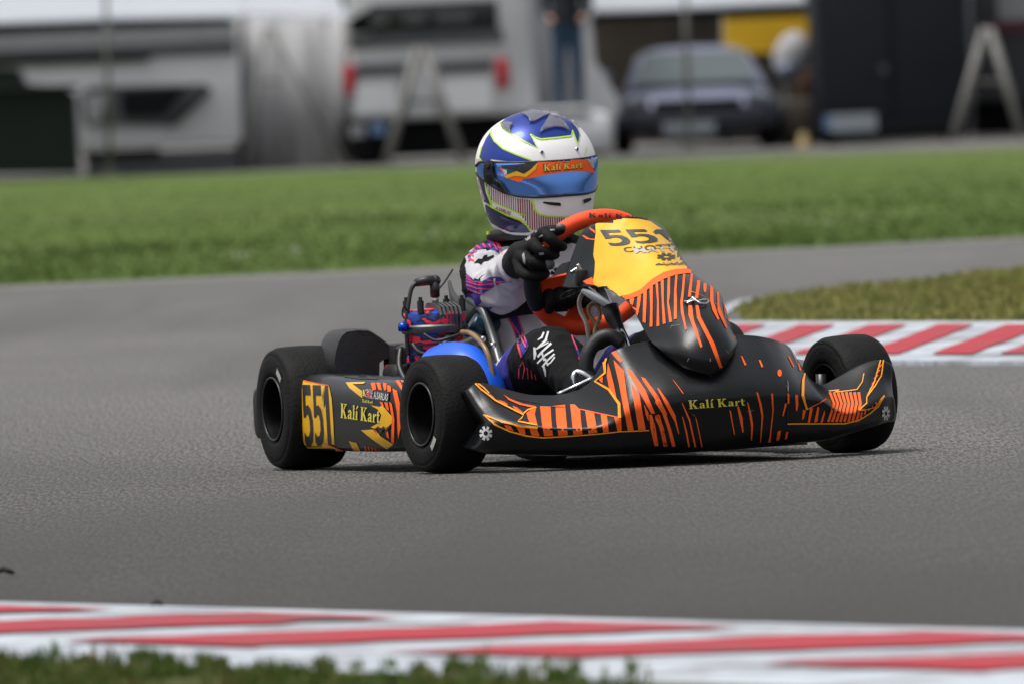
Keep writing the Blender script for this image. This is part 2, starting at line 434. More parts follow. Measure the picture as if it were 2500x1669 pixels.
TRACKROT = R(-30)
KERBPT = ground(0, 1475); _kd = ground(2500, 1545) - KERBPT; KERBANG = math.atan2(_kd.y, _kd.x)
def asphalt():
    m, n, l, p = nodes_mat('worn asphalt')
    co = n.new('ShaderNodeTexCoord').outputs['Object']
    # stones of the aggregate are ploughed out along the racing direction, so the grain is long
    grain = nnoise(n, l, nmap(n, l, co, (130, 7.5, 1)), 1, 3, .75)
    grain2 = nnoise(n, l, nmap(n, l, co, (34, 1.6, 1)), 1, 3, .6)
    patch = nnoise(n, l, nmap(n, l, co, (.30, .11, 1)), 1, 6, .6)
    lines = nnoise(n, l, nmap(n, l, co, (1.1, .05, 1), -TRACKROT), 1, 4, .55)
    c = nmix(n, l, nrange(n, l, grain, .43, .57, 0, 1), (.018, .017, .016), (.210, .200, .187))
    c = nmix(n, l, nrange(n, l, grain2, .3, .7, 0, .42), c, (.118, .116, .111))
    c = nmix(n, l, nrange(n, l, patch, .40, .60, 0, .62), c, (.080, .079, .077))
    c = nmix(n, l, nrange(n, l, lines, .50, .64, 0, .5), c, (.058, .058, .057))
    spec = nnoise(n, l, nmap(n, l, co, (190, 9, 1)), 1, 1, .5)
    c = nmix(n, l, nrange(n, l, spec, .66, .76, 0, .7), c, (.25, .245, .235))
    # foreground brightness falloff painted into the colour, darkening toward the near kerb
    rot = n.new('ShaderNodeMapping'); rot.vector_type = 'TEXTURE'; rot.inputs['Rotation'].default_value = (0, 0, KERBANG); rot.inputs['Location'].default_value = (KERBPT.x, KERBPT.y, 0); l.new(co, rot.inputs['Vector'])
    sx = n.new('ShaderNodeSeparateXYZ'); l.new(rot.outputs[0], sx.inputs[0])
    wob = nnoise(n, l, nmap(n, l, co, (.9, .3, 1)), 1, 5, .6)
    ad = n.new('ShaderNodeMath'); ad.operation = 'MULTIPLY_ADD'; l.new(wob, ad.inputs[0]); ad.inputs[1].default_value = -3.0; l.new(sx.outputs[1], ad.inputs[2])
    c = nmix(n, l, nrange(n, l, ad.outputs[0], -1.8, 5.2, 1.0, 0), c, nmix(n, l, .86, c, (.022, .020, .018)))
    l.new(c, p.inputs['Base Color']); p.inputs['Roughness'].default_value = .86; p.inputs['Specular IOR Level'].default_value = .35
    b = n.new('ShaderNodeBump'); b.inputs['Strength'].default_value = .14; b.inputs['Distance'].default_value = .006
    l.new(grain, b.inputs['Height']); l.new(b.outputs[0], p.inputs['Normal'])
    return m
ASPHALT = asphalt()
def grass_soil(name, a, b, c3, sc=1.):
    m, n, l, p = nodes_mat(name)
    co = n.new('ShaderNodeTexCoord').outputs['Object']
    f1 = nnoise(n, l, nmap(n, l, co, (.5 * sc, .09 * sc, 1)), 1, 6, .65)
    f2 = nnoise(n, l, nmap(n, l, co, (6 * sc, 1.5 * sc, 1)), 1, 5, .7)
    f3 = nnoise(n, l, nmap(n, l, co, (.23 * sc, .05 * sc, 1)), 1, 3, .5)
    c = nmix(n, l, nrange(n, l, f1, .35, .65, 0, 1), a, b)
    c = nmix(n, l, nrange(n, l, f2, .35, .70, 0, .15), c, tuple(x * .55 for x in a))
    c = nmix(n, l, nrange(n, l, f3, .52, .68, 0, .75), c, c3)
    l.new(c, p.inputs['Base Color']); p.inputs['Roughness'].default_value = .9; p.inputs['Specular IOR Level'].default_value = .15
    return m
FIELD = grass_soil('mown green grass', (.060, .098, .015), (.088, .136, .024), (.104, .120, .044))
ISLESOIL = grass_soil('dry yellow grass', (.17, .15, .05), (.09, .125, .028), (.20, .145, .08), 3)
def blade_mat(name, ramp, bscale=9):
    m, n, l, p = nodes_mat(name)
    oi = n.new('ShaderNodeTexCoord').outputs['Object']
    f = nnoise(n, l, nmap(n, l, oi, (1, .4, 1)), bscale, 4, .65)
    r = n.new('ShaderNodeValToRGB'); l.new(f, r.inputs[0]); e = r.color_ramp.elements
    e[0].position = .33; e[0].color = ramp[0] + (1,); e[1].position = .68; e[1].color = ramp[-1] + (1,)
    for k, c in enumerate(ramp[1:-1]): q = e.new(.33 + .35 * (k + 1) / (len(ramp) - 1)); q.color = c + (1,)
    l.new(r.outputs[0], p.inputs['Base Color']); p.inputs['Roughness'].default_value = .6; p.inputs['Specular IOR Level'].default_value = .25
    p.inputs['Subsurface Weight'].default_value = .0
    return m
NEARBLADE = blade_mat('rough verge grass', [(.15, .115, .04), (.075, .105, .015), (.045, .095, .009), (.17, .135, .05)])
ISLEBLADE = blade_mat('dry island grass', [(.080, .145, .022), (.25, .235, .07), (.19, .175, .06), (.075, .14, .020)], 3.5)
FIELDBLADE = blade_mat('field grass blades', [(.062, .100, .016), (.084, .130, .024), (.058, .094, .016), (.092, .115, .036)])

def poly_sheet(name, pts, z, material, kind='structure'):
    v = [(p[0], p[1], z) for p in pts]
    o = mesh(name, v, [tuple(range(len(v)))], material, None, False)
    bm = bmesh.new(); bm.from_mesh(o.data); bmesh.ops.triangulate(bm, faces=bm.faces, ngon_method='EAR_CLIP')
    for f in bm.faces:
        if f.normal.z < 0: f.normal_flip()
    bm.to_mesh(o.data); bm.free()
    return tag(o, kind=kind)

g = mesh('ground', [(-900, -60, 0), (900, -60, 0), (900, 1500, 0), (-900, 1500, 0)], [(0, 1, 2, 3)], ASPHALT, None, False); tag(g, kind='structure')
hz = mesh('hills', [(-900, 1200, -1), (900, 1200, -1)] + [(x, 1200, 10 + 6 * math.sin(x * .013) + 4 * math.sin(x * .031)) for x in range(900, -901, -60)], [tuple(range(33))], FIELD, None, False); tag(hz, kind='structure')

# --- the far green field
bot = [(-4500, 912), (-700, 733), (0, 700), (640, 672), (1150, 650), (1700, 620), (2500, 580), (3300, 540), (6500, 380)]
top = [(6500, 224), (3300, 333), (2500, 360), (0, 445), (-700, 470), (-4500, 598)]
poly_sheet('field', [ground(*p) for p in bot] + [ground(*p) for p in top], .004, FIELD)
# pale dusty verge where the field meets the track
VERGE = mat('dusty verge', (.155, .15, .14), .9, var=.25, scale=2)
vb = [(-4500, 925), (-700, 743), (0, 709), (640, 681), (1150, 658), (1700, 627), (2500, 586), (3300, 545), (6500, 383)]
poly_sheet('verge', [ground(*p) for p in vb] + [ground(*p) for p in reversed(bot)], .002, VERGE)

# --- blades of grass, one mass
def blades(name, n, sampler, h, wd, material, lean=.5, z0=0.):
    rng = random.Random(name); v = []; f = []
    for i in range(n):
        q = sampler(rng)
        if q is None: continue
        x, y, hs = q
        hh = h * hs * rng.uniform(.5, 1.25); a = rng.uniform(0, 2 * math.pi); ww = wd * rng.uniform(.6, 1.4)
        dx, dy = math.cos(a) * ww, math.sin(a) * ww; b = rng.uniform(0, 2 * math.pi); ln = lean * hh * rng.random()
        tx, ty = x + math.cos(b) * ln, y + math.sin(b) * ln
        k = len(v)
        v += [(x - dx, y - dy, z0 - .003), (x + dx, y + dy, z0 - .003), (x + (tx - x) * .4 + dx * .8, y + (ty - y) * .4 + dy * .8, z0 + hh * .6), (x + (tx - x) * .4 - dx * .8, y + (ty - y) * .4 - dy * .8, z0 + hh * .6), (tx, ty, z0 + hh)]
        f += [(k, k + 1, k + 2, k + 3), (k + 3, k + 2, k + 4)]
    o = mesh(name, v, f, material, None, False); return o

# --- painted kerb on the near side of the track
def kerb_paint(name, col, worn):
    m, n, l, p = nodes_mat(name)
    co = n.new('ShaderNodeTexCoord').outputs['Object']
    al = nmap(n, l, co, (1, 1, 1), -KERBANG)
    blot = nnoise(n, l, co, 4.5, 8, .72); fine = nnoise(n, l, co, 30, 5, .7); streak = nnoise(n, l, nmap(n, l, al, (.55, 9, 1)), 1, 5, .65)
    c = nmix(n, l, nrange(n, l, fine, .35, .65, 0, .35), col, tuple(x * .7 for x in col))
    c = nmix(n, l, nrange(n, l, blot, .46, .60, 0, .8), c, worn)
    c = nmix(n, l, nrange(n, l, streak, .54, .66, 0, .75), c, (.07, .068, .065))
    l.new(c, p.inputs['Base Color']); p.inputs['Roughness'].default_value = .65; p.inputs['Specular IOR Level'].default_value = .3
    b = n.new('ShaderNodeBump'); b.inputs['Strength'].default_value = .4; b.inputs['Distance'].default_value = .01; l.new(blot, b.inputs['Height']); l.new(b.outputs[0], p.inputs['Normal'])
    return m
WHITEKERB = kerb_paint('worn white kerb paint', (.47, .51, .56), (.20, .20, .205))
REDKERB = kerb_paint('worn red kerb paint', (.40, .020, .034), (.27, .055, .065))
A = ground(0, 1475); B = ground(2500, 1545); kd = (B - A).normalized(); kn = Vector((-kd.y, kd.x, 0))
if kn.y > 0: kn = -kn                              # towards the camera side
wk = max((ground(0, 1592) - A).dot(kn), (ground(900, 1640) - A).dot(kn)) * 1.0
KN = lambda s, t, z: tuple(A + kd * s + kn * t + Vector((0, 0, z)))
mb = MB(); mb.loft([[Vector(KN(s, 0, -.02)), Vector(KN(s, 0, .006)), Vector(KN(s, .12, .012)), Vector(KN(s, wk, .03)), Vector(KN(s, wk + .3, .02)), Vector(KN(s, wk + .3, -.02))] for s in (-9, 0, 4, 14)], cap=True)
kerb = mb.build('kerb', WHITEKERB, None, False); tag(kerb, 'worn red and white painted kerb in the blurred foreground', 'kerb'); kerb['kind'] = 'structure'; del kerb['category']
rng = random.Random(3)
def kz(t): return .012 + (t - .12) / (wk - .12) * .018 + .004
for k in range(-10, 16):
    s0 = k * 1.16 + .35; v = []; f = []; N = 10; ta, tb = .24, wk + .02
    for i in range(N + 1):
        t = ta + (tb - ta) * i / N; j0 = rng.uniform(-.05, .05); j1 = rng.uniform(-.05, .05)
        v += [KN(s0 + j0, t, kz(t)), KN(s0 + .63 + j1, t, kz(t))]
        if i: f.append((2 * i - 2, 2 * i - 1, 2 * i + 1, 2 * i))
    mesh('painted_stripe', v, f, REDKERB, kerb, False)
def near_s(rng):
    px = rng.uniform(-260, 1720); edge = 1646 + max(0, px) * .030 + 14 * noise.noise(Vector((px * .012, 0, 0))) + 9 * math.sin(px * .031) + 7 * math.sin(px * .083 + 1)
    d = rng.random() ** 1.4; q = ground(px, edge + d * 260)
    cl = noise.noise(Vector((q.x * 7, q.y * 5, 0)))
    if cl < -.05 and d < .30: return None
    if px > 1150 and rng.random() < (px - 1150) / 520 + .25 * math.sin(px * .02): return None
    return q.x, q.y, .55 + max(0, cl) * 1.5
vp = [A + kd * s + kn * (wk + .05) for s in (-9, 14)] + [A + kd * s + kn * (wk + 6) for s in (14, -9)]
NEARSOIL = grass_soil('near verge soil', (.05, .06, .015), (.07, .07, .02), (.08, .065, .03), 8)
poly_sheet('near_verge', vp, .022, NEARSOIL)
o = blades('verge_grass', 22000, near_s, .027, .0021, NEARBLADE, z0=.022); tag(o, 'tufted rough grass along the near edge of the foreground kerb', 'grass', kind='stuff')

# --- apex kerb and the grass island on the far side of the track
zn, zf = .012, .060
P1, P2, P3 = ground(2500, 882, zn), ground(1800, 882, zn), ground(2500, 785, zf)
pn = (P2 - P1).cross(P3 - P1).normalized()
def on_kerb(px, py, lift=0.):
    d = ray(px, py); t = (P1 - CAM).dot(pn) / d.dot(pn); q = CAM + d * t; q.z += lift; return q
V3 = View(1750, 540, 3.132)
mb = MB(); rings = []
for px in (1420, 1600, 1800, 2100, 2500, 2900, 3400):
    a = on_kerb(px, 880); b = on_kerb(px, 784)
    rings.append([Vector((a.x, a.y, -.02)), a, b, Vector((b.x, b.y + .25, b.z - .01)), Vector((b.x, b.y + .25, -.02))])
mb.loft(rings); kerb2 = mb.build('kerb', WHITEKERB, None, False); tag(kerb2, 'red and white striped kerb at the corner apex behind the kart', kind='structure')
x = -1530
while x < 5200:
    v = []; f = []; N = 8; wv = 295 + rng.uniform(-25, 25)
    for i in range(N + 1):
        t = i / N; yy = 1020 - t * 222; xa = x + t * 585 + rng.uniform(-9, 9)
        v += [on_kerb(*V3((xa, yy)), lift=.004), on_kerb(*V3((xa + wv, yy)), lift=.004)]
        if i: f.append((2 * i - 2, 2 * i - 1, 2 * i + 1, 2 * i))
    mesh('painted_stripe', v, f, REDKERB, kerb2, False); x += 528
isl = [(1790, 765), (1812, 752), (1850, 738), (1950, 722), (2120, 704), (2300, 686), (2500, 664), (2900, 622), (3400, 570)]
near = [(3400, 786), (2900, 786), (2500, 786), (2200, 787), (1950, 786), (1820, 780)]
ip = [ground(*p, z=.035) for p in isl] + [ground(*p, z=.05) for p in near]
poly_sheet('grass_island', ip, .045, ISLESOIL)
flat = [(p.x, p.y) for p in ip]; xs = [p[0] for p in flat]; ys = [p[1] for p in flat]
def isle_s(rng):
    x, y = rng.uniform(min(xs), 3.1), rng.uniform(min(ys), max(ys))
    if not inside((x, y), flat): return None
    c = noise.noise(Vector((x * 3, y * .8, 3))); return x, y, .55 + .6 * max(0, c)
o = blades('island_grass', 42000, isle_s, .034, .004, ISLEBLADE, z0=.045); tag(o, 'yellowed dry grass on the island beside the apex kerb', 'grass', kind='stuff')
def strip(name, pts, w0, material, z):
    v = []; f = []
    for i, (px, py) in enumerate(pts):
        a = ground(px, py); b = ground(px, py - w0[i]); v += [(a.x, a.y, z), (b.x, b.y, z)]
        if i: f.append((2 * i - 2, 2 * i - 1, 2 * i + 1, 2 * i))
    return tag(mesh(name, v, f, material, None, False), kind='structure')
strip('track_edge_line', [(1760, 790), (1775, 768), (1800, 752), (1850, 736), (1950, 719), (2120, 701), (2300, 683), (2500, 661), (3400, 566)], [20, 20, 14, 7, 4, 3, 2.5, 2, 2], WHITEKERB, .006)

def field_s(rng):
    px, py = rng.uniform(-100, 2600), 0
    t = rng.random() ** .6
    lo = 700 - px * .048; hi = 445 - px * .034
    q = ground(px, hi + (lo - hi) * t); c = noise.noise(Vector((q.x * .6, q.y * .12, 0))); return q.x, q.y, .5 + max(0, c)
o = blades('field_grass', 22000, field_s, .035, .008, FIELDBLADE); tag(o, 'short green grass covering the field behind the track', 'grass', kind='stuff')
DAISY = mat('white petals', (.34, .38, .28), .7)
_fl = None
def clump(px, py, s, lb):
    global _fl
    q = ground(px, py); rg = random.Random(px); t = thing('daisy_clump', lb, 'flowers', (q.x, q.y, 0), 0, 'pale flower clumps in the field')
    if _fl is None: m0 = MB(); m0.sphere((0, 0, .045), (.011, .011, .006), 6); m0.tube([(0, 0, 0), (0, 0, .045)], .0015, 5); o = m0.build('flower', DAISY, t); _fl = o.data
    for k in range(4):
        o = bpy.data.objects.new('flower', _fl); link(o, t); o.location = (rg.gauss(0, s), rg.gauss(0, s * 3), rg.uniform(-.01, .02))
for i, (px, py, s, lb) in enumerate([(595, 645, .035, 'small pale flower clump in the grass left of the engine'), (720, 632, .02, 'small pale flower clump in the grass, second left of the driver'),
        (1058, 595, .03, 'small pale flower clump in the grass just left of the helmet'), (2040, 566, .05, 'pale flower clump in the grass above the right grass island')]):
    clump(px, py, s, lb)
DEBRIS = mat('rubber debris', (.012, .012, .012), .8)
def marble(px, py, L, lb, wd=.012):
    q = ground(px, py); mb = MB(); mb.tube([q + Vector((-L / 2, 0, .008)), q + Vector((-L * .1, .02, .014)), q + Vector((L * .25, .01, .010)), q + Vector((L / 2, .03, .006))], [wd * .5, wd, wd * .8, wd * .4], 7, 4)
    tag(mb.build('rubber_scrap', DEBRIS), lb, 'rubber scrap')
marble(12, 1408, .03, 'black rubber scrap on the asphalt at the left edge', .006); marble(385, 1488, .016, 'tiny black rubber scrap lying on the foreground kerb', .005)
# ================================================================== THE PADDOCK FAR BEHIND (out of focus)
WHITEV = mat('white vehicle paint', (.60, .61, .625), .45, var=.06, scale=1.5, dirt=.2)
WHITEC = mat('white marquee fabric', (.42, .42, .43), .8, var=.1, scale=1.2)
ROOFC0 = mat('white marquee roof', (.80, .82, .85), .75, var=.05, scale=1)
GREYP = mat('mid grey panel', (.075, .078, .084), .7, var=.1, scale=2, spec=.2)
PALEG = mat('pale grey panel', (.24, .25, .26), .6, var=.08, scale=2)
DARKP = mat('near black panel', (.005, .0055, .0065), .8, var=.2, scale=2, spec=.12)
SLATE = mat('dark slate paint', (.0095, .0125, .0175), .6, var=.15, scale=2, spec=.25)
GREENB = mat('dark green plastic', (.007, .012, .0105), .7, var=.2, scale=2, spec=.2)
REDL = mat('red tail lamp', (.42, .012, .02), .25, var=.1)
GLASSD = mat('dark tinted glass', (.012, .013, .015), .12, var=.1)
GLASSC = mat('car glass', (.11, .135, .14), .12, var=.1, metal=.3)
GALV = mat('galvanised post', (.15, .148, .14), .6, metal=.1, var=.15, scale=6)
BLUEP = mat('blue plate', (.10, .17, .30), .5)
YELB = mat('yellow banner', (.85, .50, .01), .6, var=.1, scale=2)
JEANS = mat('blue jeans', (.025, .055, .105), .85, var=.25, scale=20)
JACKET = mat('dark navy jacket', (.008, .010, .016), .8, var=.2)
SKIN = mat('skin', (.45, .26, .19), .6, var=.1)
CARP = mat('silver blue car paint', (.17, .185, .26), .35, metal=.2, var=.08, scale=2)
CARD = mat('dark blue bumper', (.02, .022, .036), .45)
KHAKI = mat('brown canvas', (.075, .06, .045), .8, var=.4, scale=2)
PLATEW = mat('number plate', (.24, .27, .30), .5)
TYREB = mat('vehicle tyre', (.012, .012, .012), .8)
HAIR = mat('dark hair', (.02, .014, .01), .7)
ROOFC, _n, _l, _p = nodes_mat('translucent marquee roof')
_p.inputs['Base Color'].default_value = (.62, .65, .69, 1); _p.inputs['Roughness'].default_value = .8
_t = _n.new('ShaderNodeBsdfTranslucent'); _t.inputs[0].default_value = (.8, .82, .85, 1); _x = _n.new('ShaderNodeMixShader'); _x.inputs[0].default_value = .5
_l.new(_p.outputs[0], _x.inputs[1]); _l.new(_t.outputs[0], _x.inputs[2]); _l.new(_x.outputs[0], _n['Material Output'].inputs[0])
DP = 172.0
def pt(px, py, D=DP): return at_depth(px, py, D)
def quad(name, pts, material, parent, D=DP, t=.03):
    """a flat panel (real thickness) facing the track: outline in photo pixels at distance D"""
    P = [pt(px, py, D) for px, py in pts]; n = len(P)
    v = [p for p in P] + [p + Vector((0, t, 0)) for p in P]
    f = [tuple(range(n)), tuple(range(2 * n - 1, n - 1, -1))] + [(i, (i + 1) % n, (i + 1) % n + n, i + n) for i in range(n)]
    M = parent.matrix_world.inverted() if parent else Matrix()
    return MB().add([M @ p for p in v], f).build(name, material, parent, False)
def base(px, py, D=DP):
    q = pt(px, py, D); return (q.x, q.y, 0)
def gz(px, D): return 0
bpy.context.view_layer.update()
def bthing(name, label, cat, px, py, D=DP, group=None):
    o = thing(name, label, cat, base(px, py, D), 0, group); bpy.context.view_layer.update(); return o
def boxw(name, x0, x1, y0, y1, D, depth, material, parent, bevel=0, z0=None):
    """a box whose front face covers a pixel rectangle at distance D"""
    a = pt(x0, (y0 + y1) / 2, D); b = pt(x1, (y0 + y1) / 2, D); xm = (x0 + x1) / 2
    zt = pt(xm, y0, D).z; zb = pt(xm, y1, D).z if z0 is None else z0
    M = parent.matrix_world.inverted()
    mb = MB(); mb.box(M @ Vector(((a.x + b.x) / 2, a.y + depth / 2, (zt + zb) / 2)), (b.x - a.x, depth, zt - zb))
    return mb.build(name, material, parent, bool(bevel), 40, bevel)
def rod(name, pts, r, material, parent, D=DP, seg=8):
    M = parent.matrix_world.inverted(); mb = MB(); mb.tube([M @ (pt(*p, D) if len(p) == 2 else pt(p[0], p[1], p[2])) for p in pts], r, seg); return mb.build(name, material, parent)

# race trailer standing beside the left marquee
t = bthing('race_trailer', 'white race trailer with black arrow graphic parked beside the left marquee', 'trailer', 300, 400, 170.8)
boxw('body', -420, 585, 84, 370, 170.8, 2.4, WHITEV, t, .05)
boxw('upper_band', -420, 572, 82, 116, 170.76, .05, PALEG, t); boxw('grey_band', -420, 575, 122, 152, 170.76, .05, GREYP, t)
quad('black_stripe', [(-420, 172), (355, 150), (380, 132), (-420, 150)], DARKP, t, 170.70)
quad('black_arrow', [(195, 232), (225, 212), (502, 206), (520, 222), (425, 308), (205, 304)], GREYP, t, 170.72)
quad('arrow_core', [(295, 222), (460, 214), (398, 282), (298, 284)], DARKP, t, 170.66)
quad('arrow_edge', [(500, 222), (515, 226), (428, 308), (408, 306)], DARKP, t, 170.66)
quad('pale_emblem', [(205, 232), (262, 230), (240, 300), (220, 300)], PALEG, t, 170.64)
boxw('skirt', 210, 580, 372, 402, 170.85, 2.2, GREYP, t, 0, 0.02); boxw('skirt_gap', 205, 390, 366, 384, 170.80, .1, DARKP, t)
# left marquee
t = bthing('marquee', 'white marquee roof with hanging side wall sheltering the race trailer', 'marquee', 600, 400)
M = t.matrix_world.inverted()
mb = MB(); zr = pt(300, 52).z
front = [pt(-700, 76), pt(0, 50), pt(300, 40), pt(590, 34), pt(800, 40), pt(852, 50)]
ridge = [pt(-700, -260, DP + 3), pt(0, -260, DP + 3), pt(300, -260, DP + 3), pt(590, -240, DP + 3), pt(700, -200, DP + 3), pt(740, -180, DP + 3)]
back = [p + Vector((0, 6, 0)) for p in front]
G = [[M @ p for p in rr] for rr in (front, ridge, back)]
mb.loft(G, cap=False, closed=False); rf = mb.build('roof', ROOFC, t, False)
sd_ = rf.modifiers.new('t', 'SOLIDIFY'); sd_.thickness = .04; bake(rf)
quad('valance_shade', [(-700, 76), (0, 50), (300, 40), (560, 34), (560, 70), (300, 82), (0, 92), (-700, 116)], DARKP, t, DP + .15)  # near-black strip standing in for the shade under the roof edge
wallp = []
for k in range(15):
    x = 575 + (852 - 575) * k / 14; d = DP + (.03 if k % 2 else -.02) + .03 * math.sin(k * 1.3)
    wallp.append([M @ pt(x + 0, 42, d), M @ pt(x + (6 if k % 3 else -4), 220, d + .03), M @ pt(x + (10 if k > 8 else 2), 412, d - .03)])
mb = MB(); mb.loft(wallp, cap=False, closed=False); sw = mb.build('side_wall', WHITEC, t, True); md = sw.modifiers.new('t', 'SOLIDIFY'); md.thickness = .02; bake(sw)
for px in (262, 588, 846): rod('pole', [(px, 44), (px + 6, 424)], .035, GALV, t, DP - .1)
# dark green bin container
t = bthing('waste_container', 'dark green waste container at the far left edge', 'container', 60, 424, 168)
M = t.matrix_world.inverted(); mb = MB()
prof = [(-160, 428), (188, 424), (178, 236), (150, 212), (60, 206), (40, 168), (-160, 162)]
P = [pt(x, y, 168) for x, y in prof]; n = len(P)
mb.add([M @ p for p in P] + [M @ (p + Vector((0, 1.3, 0))) for p in P], [tuple(range(n)), tuple(range(2 * n - 1, n - 1, -1))] + [(i, (i + 1) % n, (i + 1) % n + n, i + n) for i in range(n)])
mb.build('bin_body', GREENB, t, False); boxw('lid_rim', -160, 184, 214, 226, 167.95, 1.4, GREENB, t, .02)

# motorhome seen from behind
t = bthing('motorhome', 'white motorhome seen from behind with two red tail lamps', 'motorhome', 1040, 395, 171)
boxw('body', 846, 1300, -330, 290, 171, 5.5, WHITEV, t, .10)
boxw('rear_window', 905, 1215, 6, 80, 170.95, .06, GLASSD, t, .02); boxw('trim_band', 852, 1228, 80, 110, 170.95, .06, GREYP, t)
quad('window_trim', [(852, 50), (905, 20), (905, 80), (852, 82)], DARKP, t, 170.93)
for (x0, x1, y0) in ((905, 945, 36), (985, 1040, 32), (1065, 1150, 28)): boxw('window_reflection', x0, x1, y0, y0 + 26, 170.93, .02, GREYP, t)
for x0, y0 in ((838, 160), (1212, 144)): boxw('tail_lamp', x0, x0 + 30, y0, y0 + 72, 170.94, .1, REDL, t, .02)
boxw('badge_panel', 872, 985, 156, 184, 170.95, .05, GREYP, t); boxw('badge_panel', 1072, 1202, 148, 176, 170.95, .05, GREYP, t)
boxw('lower_panel', 868, 970, 205, 276, 170.95, .05, WHITEV, t); boxw('lower_panel', 1080, 1200, 196, 270, 170.95, .05, WHITEV, t)
boxw('seam', 982, 996, 150, 288, 170.96, .03, PALEG, t); boxw('seam', 1060, 1070, 150, 280, 170.96, .03, PALEG, t)
boxw('underside', 856, 1290, 286, 380, 171.3, 5, DARKP, t); boxw('number_plate', 905, 940, 298, 330, 170.9, .03, BLUEP, t); boxw('exhaust_box', 855, 890, 305, 335, 170.92, .05, PALEG, t)
for px in (900, 1240): 
    M = t.matrix_world.inverted(); mb = MB(); q = pt(px, 360, 171.6); mb.lathe([(-.12, .08), (-.12, .30), (-.06, .34), (.06, .34), (.12, .30), (.12, .08)], 24, M @ Vector((q.x, q.y, .34)), Matrix.Rotation(R(90), 4, 'Z') @ Matrix.Rotation(R(90), 4, 'Z')); mb.build('wheel', TYREB, t)
boxw('side_door', 1292, 1430, -330, 318, 172.4, 3, WHITEV, t)
# galvanised A-frame stays of the paddock fence
for (ax, ay, l0, l1, by, D, lb) in ((655, 70, 600, 838, 404, 170.5, 'galvanised A-frame stay in front of the marquee side wall'),
        (1028, 118, 944, 1132, 396, 170, 'galvanised A-frame stay in front of the motorhome'),
        (2410, 70, 2326, 2500, 346, 170, 'galvanised A-frame stay at the far right, before the dark van')):
    t = bthing('fence_stay', lb, 'fence stay', ax, by, D, 'A-frame stays of the paddock fence')
    r_ = .05 if ax != 655 else .03
    rod('leg', [(ax - 6, ay), (l0, by, D - .3)], r_, GALV, t, D); rod('leg', [(ax + 6, ay), (l1, by, D - .3)], r_, GALV, t, D)
    rod('cross_bar', [(ax - 30, ay + 130), (ax + 36, ay + 130)], r_ * .5, GALV, t, D - .05)
for (px, y1, D, lb) in ((1676, 346, 168, 'thin galvanised fence post in front of the parked silver car'), (262, 426, 167, 'thin galvanised fence post in front of the race trailer')):
    t = bthing('fence_post', lb, 'fence post', px, y1, D, 'single posts of the paddock fence')
    rod('post', [(px - 8, -160), (px + 6, y1)], .026, GALV, t, D); boxw('foot_plate', px - 14, px + 26, y1 - 4, y1 + 2, D - .05, .2, GALV, t, 0, 0.0)

# person in jeans standing on a white box
t = bthing('white_crate', 'rounded white plastic box beside the motorhome that a person stands on', 'box', 1430, 330, 170.4)
boxw('box_body', 1300, 1500, 272, 350, 170.4, 1.0, WHITEV, t, .16, 0.02); boxw('box_lid', 1310, 1440, 262, 276, 170.37, 1.02, WHITEV, t, .02)
quad('tarpaulin', [(1418, 60), (1446, 70), (1452, 150), (1480, 190), (1512, 250), (1500, 300), (1440, 322), (1400, 290), (1408, 180)], WHITEV, t, 171.6, .25)
def standing_person(px, py, D, label):
    q = pt(px, py, D); t = thing('person', label, 'person', (q.x, q.y, q.z)); mb = MB()
    capsule(mb, [(0, 0, .95), (0, .0, 1.15), (0, .01, 1.38)], [.15, .15, .17]); capsule(mb, [(0, 0, 1.4), (0, 0, 1.58)], [.06, .06])
    for s in (-1, 1):
        capsule(mb, [(s * .08, 0, .92), (s * .10, -.02, .5), (s * .11, .03, .08)], [.095, .07, .05]); capsule(mb, [(s * .11, .03, .06), (s * .13, -.16, .04)], [.045, .04])
        capsule(mb, [(s * .19, .01, 1.40), (s * .25, .03, 1.12), (s * .19, -.15, .98)], [.065, .055, .042])
        capsule(mb, [(s * .19, -.15, .98), (s * .15, -.22, .96)], [.04, .03])
    mb.sphere((0, -.01, 1.67), (.085, .10, .125), 14)
    o = mb.build('body', JEANS, t); remesh(o, .022, 2)
    me = o.data; me.materials.clear()
    for m_ in (JEANS, JACKET, SKIN, HAIR): me.materials.append(m_)
    for p in me.polygons:
        c = p.center; a = abs(c.x)
        p.material_index = 3 if c.z > 1.70 or (c.z > 1.6 and c.y > .03) else 2 if c.z > 1.50 or (c.y < -.17 and .85 < c.z < 1.05) else 1 if c.z > .92 or (a > .17 and c.z > .9) or c.z < .09 else 0
        p.use_smooth = True
    return t
standing_person(1392, 268, 170.6, 'standing person in dark jacket and blue jeans beside the motorhome')

# right marquee
t = bthing('marquee', 'white roof of the right marquee above the parked silver car', 'marquee', 1700, 345, 176)
M = t.matrix_world.inverted(); mb = MB()
front = [pt(1412, 26, 176), pt(1600, 20, 176), pt(1800, 10, 176), pt(1992, 2, 176)]; ridge = [pt(1500, -150, 179), pt(1600, -155, 179), pt(1800, -160, 179), pt(1940, -165, 179)]
mb.loft([[M @ p for p in front], [M @ p for p in ridge], [M @ (p + Vector((0, 6, 0))) for p in front]], cap=False, closed=False); rf = mb.build('roof', ROOFC, t, False); md = rf.modifiers.new('t', 'SOLIDIFY'); md.thickness = .04; bake(rf)
quad('valance_shade', [(1450, 26), (1600, 21), (1800, 12), (1988, 3), (1988, 30), (1800, 40), (1600, 46), (1450, 52)], DARKP, t, 176.1)  # dark strip paints the shade below this roof as well
rod('pole', [(1428, 20), (1440, 330)], .06, WHITEC, t, 175.9); rod('pole', [(1982, 2), (1986, 345)], .05, GALV, t, 176)
quad('back_wall', [(1440, 30), (1990, 10), (1992, 345), (1446, 352)], KHAKI, t, 182)
t = bthing('banner', 'plain yellow banner hanging inside the right marquee', 'banner', 1860, 345, 175.5)
